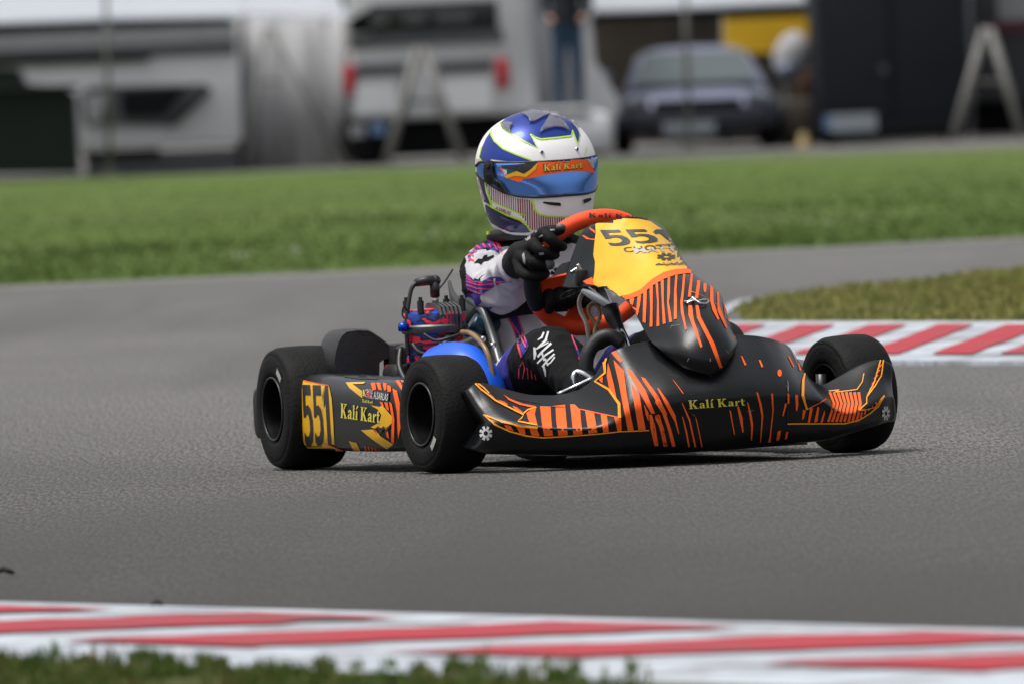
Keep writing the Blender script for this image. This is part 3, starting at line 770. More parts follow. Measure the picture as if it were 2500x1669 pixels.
quad('cloth', [(1765, 48), (1972, 40), (1972, 128), (1770, 132)], YELB, t, 175.5, .02); rod('banner_pole', [(1768, 44), (1772, 350)], .03, GALV, t, 175.6)
t = bthing('white_cover', 'white rounded cloth cover standing between car and dark van', 'cover', 1920, 345, 174)
M = t.matrix_world.inverted(); mb = MB(); mb.sphere(M @ pt(1932, 138, 174), (.20, .14, .28), 16, Matrix.Rotation(R(18), 3, 'Y')); mb.build('cloth', WHITEC, t); rod('stand', [(1918, 190), (1916, 350)], .025, GALV, t, 174)
t = bthing('clutter_crate', 'brown canvas wrapped stack between parked car and dark van', 'stack', 1950, 345, 175)
boxw('canvas', 1905, 1986, 240, 352, 175, .6, KHAKI, t, .06, .0); boxw('top_bundle', 1945, 1984, 168, 242, 175.1, .4, mat('rust canvas', (.11, .055, .03), .8, var=.3, scale=3), t, .05)
t = bthing('marker_post', 'short yellow marker post by the corner of the dark van', 'post', 1962, 352, 169)
M = t.matrix_world.inverted(); mb = MB(); q = pt(1962, 350, 169); mb.lathe([(0, .10), (.03, .10), (.04, .055), (.15, .05), (.17, .0)], 16, M @ Vector((q.x, q.y, 0)), Matrix.Rotation(R(90), 3, 'X')); mb.build('post', mat('dull yellow', (.22, .16, .05), .6), t)

# parked car, front view
t = bthing('parked_car', 'silver blue car facing the track under the right marquee', 'car', 1700, 348, 172)
M = t.matrix_world.inverted()
yc = pt(1700, 340, 172).y
def ring(y, hw, z0, z1, zm, bulge=.0):
    P = []
    for k in range(24):
        a = 2 * math.pi * k / 24; ca, sa = math.cos(a), math.sin(a); e = .62
        P.append(Vector((hw * abs(ca) ** e * (1 if ca > 0 else -1), y, .78 * ((z0 + z1) / 2 + (z1 - z0) / 2 * abs(sa) ** e * (1 if sa > 0 else -1)))))
    return P
cxm = pt(1702, 250, 172).x - t.location.x; y0 = 0.0
def car_part(name, rings, material, parent): 
    mb = MB(); mb.loft([[p + Vector((cxm, 0, 0)) for p in rg] for rg in rings]); return mb.build(name, material, parent, True, 50)
car_part('body', [ring(-.05, .74, .32, .62, 0), ring(.06, .88, .24, .74, 0), ring(.5, .91, .22, .84, 0), ring(1.2, .92, .22, .92, 0), ring(3.4, .92, .24, .95, 0), ring(4.2, .85, .3, .9, 0)], CARP, t)
car_part('cabin', [ring(.95, .80, .8, .92, 0), ring(1.35, .74, .8, 1.18, 0), ring(1.8, .66, .8, 1.42, 0), ring(2.4, .66, .8, 1.47, 0), ring(3.5, .66, .8, 1.38, 0), ring(4.1, .74, .8, 1.0, 0)], CARP, t)
mb = MB(); W_ = [(-.66, .93, .96), (.66, .93, .96), (.54, 1.66, 1.38), (-.54, 1.66, 1.38)]
mb.add([Vector((x + cxm, y - .06, z * .78)) for x, y, z in W_] + [Vector((x + cxm, y + .02, z * .78 - .02)) for x, y, z in W_], [(0, 1, 2, 3), (7, 6, 5, 4), (0, 4, 5, 1), (1, 5, 6, 2), (2, 6, 7, 3), (3, 7, 4, 0)]); mb.build('windscreen', GLASSC, t, False)
mb = MB(); mb.box((cxm, -.06, .36), (1.6, .14, .24)); mb.build('bumper', CARD, t, True, 40, .05)
mb = MB(); mb.box((cxm, -.09, .50), (.95, .08, .12)); mb.build('grille', DARKP, t, True, 40, .02)
mb = MB(); mb.box((cxm - .1, -.16, .26), (.56, .03, .12)); mb.build('number_plate', PLATEW, t, False)
for s in (-1, 1):
    mb = MB(); mb.box((cxm + s * .68, .0, .54), (.30, .10, .10), Matrix.Rotation(s * .2, 3, 'Y')); mb.build('headlight', GLASSC, t, True, 40, .02)
    mb = MB(); mb.sphere((cxm + s * 1.0, 1.2, .84), (.11, .06, .08), 10); mb.build('wing_mirror', CARP, t)
    for y in (.75, 3.4):
        mb = MB(); mb.lathe([(-.1, .1), (-.1, .28), (-.05, .32), (.05, .32), (.1, .28), (.1, .1)], 24, (cxm + s * .80, y, .32), Matrix.Rotation(R(90), 3, 'Z')); mb.build('wheel', TYREB, t)
# dark van
t = bthing('parked_van', 'dark slate van seen from behind with a white number plate', 'van', 2170, 345, 171)
boxw('body', 1988, 2362, -330, 318, 171, 5.2, SLATE, t, .10); boxw('bumper', 1984, 2366, 300, 342, 170.9, .3, DARKP, t, .03)
boxw('number_plate', 2028, 2140, 278, 322, 170.86, .03, PLATEW, t); boxw('plate_band', 2012, 2028, 282, 318, 170.86, .03, BLUEP, t)
boxw('door_seam', 2168, 2173, -300, 300, 170.98, .03, DARKP, t); boxw('window', 2030, 2150, -260, -60, 170.96, .05, GLASSD, t, .03); boxw('window', 2195, 2320, -260, -60, 170.96, .05, GLASSD, t, .03)
boxw('door_handle', 2150, 2166, 160, 180, 170.95, .05, GREYP, t)
for px in (2030, 2320):
    M = t.matrix_world.inverted(); mb = MB(); q = pt(px, 320, 171.7); mb.lathe([(-.1, .08), (-.1, .30), (-.05, .34), (.05, .34), (.1, .30), (.1, .08)], 24, M @ Vector((q.x, q.y, .34)), Matrix.Rotation(R(90), 3, 'Z')); mb.build('wheel', TYREB, t)
t = bthing('awning_trailer', 'pale trailer end with a dark red stripe at the top right corner', 'trailer', 2480, 340, 176)
boxw('body', 2372, 2900, -300, 240, 176, 3, GREYP, t, .05); boxw('upper_panel', 2430, 2900, -280, 42, 175.95, .05, PALEG, t); boxw('red_stripe', 2405, 2900, 50, 66, 175.95, .05, mat('dark red', (.12, .015, .03), .5), t); boxw('chassis', 2380, 2900, 240, 330, 176.3, 2.5, DARKP, t, 0, .02)
# ================================================================== THE KART
kart = thing('racing_kart', 'black and orange racing kart with yellow number panels cornering on the track', 'kart', KO, KA - math.pi / 2)
bpy.context.view_layer.update()
NL = View(1000, 820, 3.670); NR = View(1600, 760, 3.559); NS = View(1340, 500, 3.563); PD = View(600, 640, 2.9033); HE = View(1100, 240, 4.355); SU = View(1080, 500, 3.4075)

# ---- wheels
RIMLIP = mat('worn rim lip', (.03, .03, .031), .35, metal=.3, var=.3)
def wheel(loc, rad, wd, steer, side, rim_r, camber=0.):
    w_ = bpy.data.objects.new('wheel', None); link(w_, kart); w_.location = loc; w_.rotation_euler = (R(camber), 0, R(steer)); w_.empty_display_size = .05
    h = wd / 2; rr = rim_r
    prof = [(-h * .90, rr - .003), (-h * .98, rr + .004), (-h * 1.03, rr + .010), (-h * 1.05, rr + (rad - rr) * .30), (-h * 1.045, rr + (rad - rr) * .36), (-h * 1.05, rr + (rad - rr) * .42), (-h * 1.03, rr + (rad - rr) * .58), (-h * 1.0, rr + (rad - rr) * .70), (-h * .985, rr + (rad - rr) * .715),
            (-h * .99, rr + (rad - rr) * .735), (-h * .95, rr + (rad - rr) * .86), (-h * .87, rad - .0062), (-h * .74, rad - .0022), (-h * .4, rad - .0006)]
    full = prof + [(0, rad)] + [(-a, r_) for a, r_ in reversed(prof)]
    mb = MB(); mb.lathe(full, 72); mb.build('tyre', RUBBER, w_)
    s = side        # outer face direction along local Y: -1 right, +1 left
    rp = [(s * h * .90, rr + .002), (s * h * 1.0, rr + .001), (s * h * 1.01, rr - .003), (s * h * .93, rr - .006), (s * h * .8, rr - .008), (s * h * .1, rr - .014), (s * -h * .05, rr - .022), (s * -h * .10, .024), (s * h * .0, .022), (s * h * .05, .0)]
    mb = MB(); mb.lathe(rp, 48); rim = mb.build('rim', RIMBLACK, w_)
    mb = MB(); mb.tube([((rr - .001) * math.cos(2 * math.pi * k / 48), s * h * 1.015, (rr - .001) * math.sin(2 * math.pi * k / 48)) for k in range(49)], .0024, 8, cap=False); mb.build('rim_lip', RIMLIP, w_)
    ip = [(-s * h * .90, rr + .002), (-s * h * 1.0, rr + .001), (-s * h * 1.01, rr - .003), (-s * h * .8, rr - .008), (-s * h * .25, rr - .014), (-s * h * .2, .02), (-s * h * .2, .0)]
    mb = MB(); mb.lathe(ip, 48); mb.build('inner_rim', RIMBLACK, w_)
    mb = MB(); mb.lathe([(s * h * .02, .0), (s * h * .28, .0), (s * h * .28, .0065), (s * h * .18, .007), (s * h * .15, .011), (s * h * .02, .012)], 12); mb.build('hub_nut', mat('zinc nut', (.55, .55, .54), .5) if side < 0 else ENGBLACK, w_, True, 30)
    for k in range(3):
        a = 2 * math.pi * k / 3 + .6; mb = MB(); mb.lathe([(s * h * .0, .0), (s * h * .16, .0), (s * h * .16, .0035), (s * h * .0, .004)], 8, (.036 * math.cos(a), 0, .036 * math.sin(a))); mb.build('wheel_bolt', ENGBLACK, w_)
    return w_
def tyre_label(w_, wd, rad, rr, ang, side):
    # paper barcode label stuck on the sidewall
    h = wd / 2 * 1.05; n = 5; v = []; f = []
    for i in range(n + 1):
        a = ang + (i / n - .5) * .34
        for r_ in (rr + (rad - rr) * .30, rr + (rad - rr) * .53): v.append((r_ * math.cos(a), side * (h + .0012), r_ * math.sin(a)))
        if i: f.append((2 * i - 2, 2 * i - 1, 2 * i + 1, 2 * i))
    mesh('paper_label', v, f, mat('scuffed paper label', (.34, .35, .32), .6, var=.3, scale=60, dirt=.6), w_)
FRr, RRr, FWd, RWd = .127, .136, .118, .142
w1 = wheel((.95, -.462, FRr), FRr, FWd, 5.5, -1, .068, -1.5); tyre_label(w1, FWd, FRr, .068, R(-42), -1)
w2 = wheel((.95, .462, FRr), FRr, FWd, 7.5, 1, .068, 1.5)
w3 = wheel((0, -.466, RRr), RRr, RWd, 0, -1, .070); tyre_label(w3, RWd, RRr, .070, R(50), -1)
w4 = wheel((0, .478, RRr + .012), RRr, RWd, 0, 1, .070)

# ---- chassis
mb = MB()
for s in (-1, 1):
    mb.tube([(-.10, s * .31, .065), (.25, s * .31, .06), (.5, s * .26, .055), (.85, s * .25, .055), (1.06, s * .20, .06)], .0145, 10, 6)
    mb.tube([(.86, s * .25, .055), (.95, s * .34, .08), (.95, s * .40, .11)], .0145, 10, 4)
    mb.tube([(.95, s * .40, FRr - .04), (.95, s * .40, FRr + .045)], .012, 10); mb.tube([(.95, s * .39, FRr), (.95, s * .455, FRr)], .011, 10)
    mb.tube([(.95, s * .38, .10), (1.0, s * .2, .12), (.97, s * .03, .16)], .007, 8, 4)
for x, yy in ((-.08, .31), (.2, .31), (.6, .26), (1.05, .2)): mb.tube([(x, -yy, .06), (x, yy, .06)], .0145, 10)
mb.tube([(0, -.46, RRr), (0, .46, RRr)], .0125, 12)
mb.build('chassis_frame', FRAMEM, kart)
mb = MB(); mb.box((.78, 0, .038), (.62, .42, .006)); mb.box((.70, 0, .030), (1.05, .52, .004)); mb.build('floor_tray_and_light_blocker', mat('dull aluminium tray', (.12, .12, .125), .5, metal=.6, dirt=.5), kart, False)  # second, wider plate is added to block light under the kart
mb = MB(); mb.box((.62, 0, .115), (.22, .15, .13)); tk = mb.build('fuel_tank', mat('translucent black tank', (.02, .02, .022), .3), kart, True, 40, .03, 4)

# ---- nose fairing
def lerp_tab(tab, y):
    return float(np.interp(y, [a for a, _ in tab], [b for _, b in tab]))
XT = [(-.52, 1.10), (-.44, 1.09), (-.36, 1.085), (-.27, 1.11), (-.21, 1.19), (-.16, 1.225), (0, 1.205), (.16, 1.215), (.21, 1.19), (.27, 1.11), (.36, 1.085), (.44, 1.09), (.52, 1.10)]
XM = [(-.52, 1.135), (-.44, 1.20), (-.36, 1.25), (-.27, 1.295), (-.2, 1.33), (-.1, 1.362), (0, 1.375), (.1, 1.362), (.2, 1.33), (.27, 1.295), (.36, 1.25), (.44, 1.20), (.52, 1.135)]
XB = [(-.52, 1.10), (-.44, 1.165), (-.36, 1.215), (-.27, 1.26), (-.2, 1.295), (0, 1.335), (.2, 1.295), (.27, 1.26), (.36, 1.215), (.44, 1.165), (.52, 1.10)]
def trace(pts, tab):
    out = []
    for px, py in pts:
        X = 1.2
        for _ in range(8): q = U(px, py, X=X); X = lerp_tab(tab, q.y)
        out.append((q.y, q.z))
    out.sort(); return out
topz = trace([(1136, 956), (1144, 943), (1161, 936), (1191, 938), (1237, 953), (1290, 966), (1357, 967), (1395, 960), (1425, 951), (1447, 934), (1463, 907), (1482, 869), (1499, 855), (1545, 842), (1597, 832), (1700, 822), (1780, 819), (1822, 820), (1853, 823), (1881, 829), (1909, 839), (1926, 847), (1937, 864), (1954, 900), (1971, 923), (1993, 940), (2010, 944), (2049, 921), (2091, 895), (2120, 884), (2148, 879), (2162, 881), (2176, 895)], XT)
botz = trace([(1140, 1085), (1183, 1104), (1245, 1107), (1381, 1108), (1627, 1105), (1797, 1094), (1881, 1087), (2021, 1072), (2134, 1040), (2173, 1027)], XB)
Y0, Y1 = topz[0][0] + .001, topz[-1][0] - .001
def nose_sec(y, pull=0., squeeze=0.):
    xt, xm, xb = lerp_tab(XT, y), lerp_tab(XM, y), lerp_tab(XB, y); zt = lerp_tab(topz, y); zb = lerp_tab(botz, y)
    cen = max(0., 1 - (abs(y) / .24) ** 4)
    h = zt - zb; zmid = zb + h * (.42 + .02 * cen)
    P = [(xb - .09, zb + .012), (xb - .02, zb), (xb + (xm - xb) * .55, zb + h * .10), (xm, zmid - h * (.05 + .03 * cen)), (xm - .003, zmid + h * (.05 + .05 * cen)),
         (xm * (.52 - .10 * cen) + xt * (.48 + .10 * cen) + .012 * cen - .004 * (1 - cen), zb + h * (.715 + .085 * cen)), (xt + .012, zt - h * .035), (xt, zt), (xt - .014, zt - .012)]
    zc = zb + h * .45
    return [(x - pull, y, zc + (z - zc) * (1 - squeeze)) for x, z in P]
ys = list(np.linspace(Y0, Y1, 70)); ym = (Y0 + Y1) / 2
grid = [[(x, Y0 + .012, z) for x, _, z in nose_sec(Y0, .09, .45)], [(x, Y0 - .001, z) for x, _, z in nose_sec(Y0, .035, .06)]]
grid += [nose_sec(y) for y in ys]
grid += [[(x, Y1 + .001, z) for x, _, z in nose_sec(Y1, .035, .06)], [(x, Y1 - .012, z) for x, _, z in nose_sec(Y1, .09, .45)]]
G_ = np.array(grid)
for j_, cw in enumerate((0, 0, .45, .9, 1., .55, .1, 0, 0)):      # the outer ends are hollowed between lip and upswept tip
    for i_, fo in ((0, 1), (1, 1), (2, 1), (3, .8), (4, .5), (5, .25)):
        G_[i_, j_, 1] += .017 * cw * fo; G_[-1 - i_, j_, 1] -= .017 * cw * fo
for _ in range(1): G_[3:-3] = .25 * G_[2:-4] + .5 * G_[3:-3] + .25 * G_[4:-2]
for a_ in range(G_.shape[0]):
    for b_ in range(G_.shape[1]):
        G_[a_, b_, 0] += .0035 * noise.noise(Vector(G_[a_, b_]) * 9) + .0012 * noise.noise(Vector(G_[a_, b_]) * 31)
nose = sheet('nose_fairing', G_, 2, 4, PLASTIC, kart, .004, 0)
nose['label'] = 'black front fairing with orange scratch stripes'
NT = bvh_of(nose)
nl_or = [[(850, 790), (905, 800), (935, 845), (870, 830)], [(955, 805), (1030, 810), (1040, 880), (985, 865)], [(1075, 825), (1140, 820), (1165, 890), (1095, 885)],
    [(1045, 690), (1100, 650), (1135, 640), (1120, 700), (1145, 795), (1075, 775), (1060, 740)], [(1168, 630), (1262, 632), (1270, 760), (1285, 890), (1208, 892), (1185, 780)],
    [(1308, 640), (1395, 640), (1405, 760), (1418, 885), (1335, 890), (1315, 770)], [(1440, 612), (1480, 612), (1530, 660), (1535, 760), (1550, 875), (1470, 882), (1455, 770)],
    [(1575, 668), (1655, 690), (1670, 780), (1683, 862), (1605, 872), (1590, 780)], [(1715, 700), (1770, 712), (1785, 855), (1735, 860)], [(1835, 725), (1895, 735), (1900, 845), (1865, 858)],
    [(1265, 630), (1395, 615), (1395, 635)], [(1780, 240), (1800, 300), (1830, 420), (1860, 570), (1830, 530), (1790, 460), (1770, 350)],
    [(1830, 215), (1920, 310), (1945, 500), (1975, 680), (2008, 840), (1955, 845), (1920, 650), (1880, 430)], [(1805, 145), (1845, 135), (1905, 220), (1895, 240), (1870, 220)],
    [(1985, 415), (2060, 530), (2090, 700), (2115, 835), (2050, 835), (2020, 650)], [(1945, 290), (1990, 310), (2110, 480), (2200, 690), (2165, 690), (2070, 520), (1960, 330)],
    [(2075, 365), (2110, 380), (2230, 540), (2310, 700), (2280, 700), (2190, 550), (2090, 400)], [(2145, 700), (2170, 700), (2200, 800), (2230, 975), (2195, 980), (2160, 830)],
    [(2205, 705), (2240, 705), (2275, 820), (2310, 980), (2275, 980), (2250, 860)], [(2100, 610), (2140, 680), (2140, 760), (2115, 700)], [(1700, 390), (1735, 360), (1730, 420)],
    [(715, 515), (755, 550), (775, 585), (735, 562)], [(790, 570), (850, 590), (880, 612), (850, 622)], [(920, 625), (960, 640), (1012, 680), (1000, 702), (940, 655)],
    [(840, 525), (900, 562), (1010, 605), (1130, 628), (1100, 642), (980, 614), (890, 575)]]
nl_or += line([(1530, 655), (1700, 692), (1890, 730)], 9)
decal('orange_stripe', nose, NT, NL, nl_or, ORANGE)
nl_am = line([(665, 705), (760, 785), (900, 850), (1050, 890), (1200, 906), (1400, 895), (1700, 872), (1880, 852), (2145, 840)], [4, 14, 14, 13, 12, 10, 10, 9, 9]) + line([(665, 705), (830, 768), (1000, 805), (1150, 818), (1140, 798), (970, 765), (1000, 740)], 12) \
    + line([(585, 425), (640, 480), (700, 525), (770, 580), (850, 622), (1020, 708), (998, 745)], 13) + line([(605, 423), (660, 462), (712, 515)], 11) + line([(1018, 697), (1060, 662), (1135, 642)], 12) \
    + line([(1772, 168), (1750, 240), (1757, 330), (1665, 405), (1790, 478), (1882, 606), (1884, 730)], [30, 28, 20, 18, 20, 26, 26])
decal('amber_outline', nose, NT, NL, nl_am, AMBER, .0022)
decal('gear_emblem', nose, NT, NL, gear(687, 868, 56, 64), WHITEP, .0015)
nr_or = [[(0, 700), (40, 760), (90, 880), (140, 1030), (175, 1165), (145, 1168), (105, 1010), (60, 880), (0, 790)], [(15, 665), (30, 670), (110, 780), (170, 890), (205, 1050), (200, 1065), (170, 960), (110, 850)],
    [(0, 900), (30, 890), (70, 1000), (105, 1165), (75, 1168), (40, 1010), (0, 930)], [(-20, 930), (0, 1040), (28, 1160), (0, 1165), (-20, 1080)], [(148, 590), (160, 600), (245, 710), (240, 715)], [(225, 785), (240, 800), (300, 930), (355, 1172), (340, 1172), (295, 960)],
    [(230, 905), (240, 915), (275, 1040), (300, 1170), (285, 1170), (265, 1060)], [(345, 905), (360, 940), (410, 1172), (400, 1172), (370, 1020)], [(640, 850), (655, 865), (690, 1070), (680, 1060)],
    [(707, 820), (725, 825), (755, 920), (765, 1040), (755, 1050), (735, 960)], [(795, 780), (805, 790), (835, 900), (848, 980), (838, 1115), (828, 1110), (830, 1000), (815, 900)],
    [(875, 700), (890, 705), (920, 800), (935, 900), (915, 1135), (908, 1130), (920, 910), (900, 800)], [(1002, 710), (1020, 712), (1025, 850), (1005, 1040), (1000, 1130), (975, 1130), (990, 1080), (1015, 860)],
    [(1140, 705), (1160, 715), (1162, 790), (1145, 800)], [(1125, 790), (1140, 800), (1108, 910), (1100, 900)], [(1212, 722), (1235, 725), (1240, 800), (1228, 865), (1218, 850)],
    [(1060, 1035), (1090, 1030), (1075, 1110), (1048, 1118)], [(1135, 1040), (1155, 1040), (1140, 1100), (1122, 1108)], [(738, 385), (755, 390), (790, 465), (775, 470)], [(897, 422), (912, 425), (935, 480), (920, 487)],
    ell(1077, 535, 19, 31), [(1145, 385), (1165, 395), (1205, 480), (1195, 485)], [(458, 540), (470, 542), (485, 570)], [(1235, 460), (1250, 480), (1262, 515), (1250, 510)],
    [(1280, 850), (1305, 855), (1285, 930), (1270, 935)], [(1340, 835), (1365, 835), (1340, 960), (1320, 965)], [(1405, 825), (1420, 830), (1405, 950), (1375, 965)], [(1465, 855), (1470, 880), (1450, 960), (1430, 960)]]
for k in range(8):
    a = 1515 + 36 * k; nr_or += line([(a, 702), (a + 36 - k * 3, 800), (a - 16 - k, 955)], 22)
for k in range(5): nr_or += line([(1790 + 33 * k, 870 - 17 * k), (1780 + 33 * k, 925 - 34 * k)], 15)
for k in range(6): nr_or += line([(1846 + 18 * k, 726 - 46 * k), (1880 + 17 * k, 690 - 46 * k)], 12)
nr_or += line([(1310, 850), (1500, 750)], 8) + line([(1240, 450), (1262, 512)], 10)
decal('orange_stripe', nose, NT, NR, nr_or, ORANGE)
decal('amber_outline', nose, NT, NR, line([(1295, 540), (1280, 600), (1276, 730), (1312, 850)], [12, 22, 24, 16]) + line([(1143, 972), (1640, 970), (1760, 940), (1860, 880), (1930, 820), (1985, 730)], 11) + line([(1765, 860), (1900, 830), (1985, 730)], 8)
    + line([(1955, 427), (1925, 530), (1900, 620), (1840, 740)], 10) + line([(1980, 427), (1960, 560), (1905, 655), (1838, 745), (1835, 800), (1765, 858)], 10) + line([(1812, 540), (1800, 612), (1755, 680), (1690, 690), (1560, 705), (1600, 685), (1505, 695)], 8), AMBER, .0022)
decal('kart_lettering', nose, NT, NR, quad_text(serif_kali(), (285, 768), (770, 745), (295, 845), (778, 812)), LETTER, .0016)
decal('gear_emblem', nose, NT, NR, gear(1998, 880, 34, 62), WHITEP, .0016)
decal('scuff_mark', nose, NT, NR, line([(785, 868), (830, 860), (855, 852)], [1, 4, 1]) + line([(1130, 640), (1145, 660), (1150, 690)], [1, 5, 2]) + line([(320, 890), (345, 905)], 3), mat('scuffed plastic', (.22, .22, .22), .6), .0014)
rs = random.Random(11); scr = []
for k in range(46):
    zx, zy = rs.uniform(40, 1500), rs.uniform(560, 1150); a_ = rs.gauss(.1, .5); L_ = rs.uniform(8, 46); scr += line([(zx, zy), (zx + L_ * .5 * math.cos(a_), zy + L_ * .5 * math.sin(a_) + rs.uniform(-2, 2)), (zx + L_ * math.cos(a_), zy + L_ * math.sin(a_))], [.6, rs.uniform(1.2, 2.6), .5])
tag(decal('scratches', nose, NT, NR, scr, mat('scratched plastic', (.06, .06, .062), .7), .0013), kind='stuff')
decal('panel_seam', nose, NT, NR, line([(1138, 560), (1142, 700), (1143, 860), (1145, 1000), (1150, 1120)], [2, 4, 4, 3, 2]), mat('seam black', (.002, .002, .002), .6), .0018)
decal('seam_edge', nose, NT, NR, line([(1146, 600), (1151, 660), (1151, 700)], [2, 5, 1]) + line([(1155, 305), (1180, 335), (1205, 400), (1240, 470)], [3, 8, 6, 2]), mat('pale worn edge', (.30, .28, .24), .5), .0019)
decal('maker_lettering', nose, NT, NL, quad_text(font_polys('equipe team', .01), (960, 548), (1175, 590), (955, 572), (1165, 612)), mat('gloss black print', (.004, .004, .004), .2), .0016)
mb = MB()      # the hollow back of the fairing and its bracket
mb.tube([(1.10, -.34, .085), (1.24, -.2, .085), (1.28, 0, .085), (1.24, .2, .085), (1.10, .34, .085)], .010, 8, 5); mb.tube([(1.05, -.17, .06), (1.25, -.17, .085)], .010, 8); mb.tube([(1.05, .17, .06), (1.25, .17, .085)], .010, 8)
mb.build('front_bumper_bar', CHROME, kart)

# ---- front number panel
YC = .02
rows = [((1.335, -.052, .206), (1.352, .0, .190)), ((1.275, -.086, .249), (1.362, -.006, .227)), ((1.22, -.089, .271), (1.322, .002, .290)), ((1.13, -.089, .331), (1.230, .014, .346)), ((1.05, -.086, .358), (1.135, .020, .386)),
        ((.93, -.092, .382), (1.045, .012, .422)), ((.80, -.124, .382), (.975, .006, .458)), ((.78, -.117, .402), (.925, .004, .489)), ((.78, -.080, .490), (.872, .006, .513)), ((.78, -.052, .514), (.852, .008, .528))]
grid = []
for k, (Lp, Cp) in enumerate(rows):
    yc = (-.008, .002, .006, .014)[k] if k < 4 else YC
    Lv, Cv = Vector(Lp), Vector(Cp); Cv.y = Cv.y * .5 + yc * .5
    dx = Cv.x - Lv.x
    Rv = Vector((Lv.x, 2 * yc - Lv.y + (.010 if 3 < k < 8 else .0), Lv.z))
    def mid(E, f): 
        q = Cv.lerp(E, f); q.x = Cv.x - dx * (f ** 2.4); q.z = Cv.z + (E.z - Cv.z) * f ** 1.3; return q
    grid.append([Lv, mid(Lv, .84), mid(Lv, .5), Cv, mid(Rv, .5), mid(Rv, .84), Rv])
panel = sheet('number_panel', np.array([[tuple(p) for p in r_] for r_ in grid]), 8, 8, PLASTIC, kart, .003, 0)
panel['label'] = 'yellow and black front panel carrying race number 551'
PT = bvh_of(panel)
decal('yellow_field', panel, PT, NS, [[(407, 172), (480, 138), (600, 122), (780, 127), (880, 147), (980, 215), (1080, 290), (1200, 390), (1300, 530), (1320, 570), (1200, 560), (1100, 565), (1000, 590), (900, 650), (800, 740), (700, 785), (620, 797), (550, 748), (450, 720), (380, 695), (400, 600), (405, 500), (390, 440), (400, 330), (410, 250)]], YELLOW)
ns_or = [[(620, 797), (700, 785), (800, 740), (900, 650), (1000, 590), (1100, 565), (1200, 560), (1320, 570), (1350, 605), (1200, 600), (1100, 615), (1000, 650), (900, 710), (800, 790), (700, 825), (650, 832)],
    [(705, 825), (745, 815), (730, 900), (715, 890)], [(775, 800), (805, 790), (795, 880), (775, 970), (762, 950)], [(825, 770), (855, 745), (850, 900), (845, 1030), (820, 1020)], [(878, 715), (905, 705), (905, 900), (905, 1060), (880, 1065), (885, 900)],
    [(930, 690), (950, 685), (960, 900), (965, 1055), (940, 1060), (945, 850)], [(975, 665), (1000, 655), (1000, 830), (1020, 1035), (995, 1040), (985, 850)], [(1035, 640), (1055, 635), (1055, 780), (1045, 850), (1075, 1020), (1050, 1025), (1030, 850)],
    [(1100, 620), (1118, 615), (1110, 760), (1115, 830), (1115, 995), (1090, 1000), (1090, 800)], [(1165, 610), (1185, 605), (1175, 760), (1165, 860), (1175, 950), (1200, 1080), (1190, 1095), (1150, 940), (1145, 850), (1160, 730)],
    [(1232, 605), (1250, 605), (1235, 805), (1210, 805)], [(1295, 605), (1318, 605), (1310, 720), (1295, 820), (1270, 820)], [(1215, 880), (1245, 880), (1260, 1000), (1335, 1230), (1320, 1245), (1250, 1060), (1215, 960)],
    [(1275, 880), (1300, 880), (1320, 980), (1440, 1210), (1510, 1420), (1485, 1425), (1400, 1210), (1290, 990)], ell(1355, 715, 14, 54), [(1400, 700), (1425, 730), (1430, 850), (1480, 1000), (1465, 1005), (1420, 920), (1400, 840)],
    [(1455, 730), (1475, 740), (1480, 880), (1550, 1075), (1535, 1075), (1465, 930)], [(1515, 740), (1545, 745), (1545, 890), (1655, 1150), (1650, 1175), (1620, 1140), (1525, 950), (1510, 840)], [(1580, 860), (1610, 920), (1635, 1020), (1625, 1035), (1590, 960)],
    [(1350, 605), (1370, 640), (1470, 690), (1440, 692), (1380, 670), (1340, 630)], [(300, 668), (380, 632), (398, 700), (330, 692)], [(355, 200), (405, 232), (405, 252), (360, 218)], [(290, 268), (310, 270), (360, 298), (403, 300), (400, 312), (330, 302)]]
decal('orange_stripe', panel, PT, NS, ns_or, ORANGE, .0014)
NUMINK = mat('dark grey number print', (.035, .037, .04), .45, dirt=.3, dirtcol=(.2, .14, .05))
decal('race_number', panel, PT, NS, quad_text(text_551(), (440, 226), (985, 222), (545, 368), (1125, 318)), NUMINK, .0026)
decal('sponsor_lettering', panel, PT, NS, quad_text(font_polys('CHOTTO', .01), (645, 378), (1165, 338), (665, 420), (1200, 388)), NUMINK, .0026)
decal('sponsor_lettering', panel, PT, NS, quad_text(font_polys('MATTE', .02), (745, 388), (1150, 372), (755, 430), (1185, 408)), mat('lilac grey print', (.42, .40, .42), .5), .0028)
decal('gear_emblem', panel, PT, NS, gear(1018, 460, 80, 32), NUMINK, .0026)
sq = [(930, 530), (960, 520), (985, 530), (1000, 510), (1010, 532), (1035, 505), (1020, 542), (1060, 515), (1085, 525), (1110, 508), (1130, 528), (1160, 500), (1150, 525), (1195, 515)]
decal('script_emblem', panel, PT, NS, line(sq, 7) + line([(930, 532), (1050, 530), (1195, 520)], 5), NUMINK, .0026)
decal('scuff_mark', panel, PT, NS, line([(1060, 1080), (1068, 1055), (1140, 1048)], [2, 4, 2]) + line([(1220, 1330), (1205, 1360)], 5) + line([(1400, 1335), (1405, 1360)], 8) + line([(1530, 1260), (1600, 1320), (1640, 1325)], [1, 7, 1]) + line([(1555, 1355), (1565, 1385)], 5), mat('scuffed plastic', (.22, .22, .22), .6), .0014)
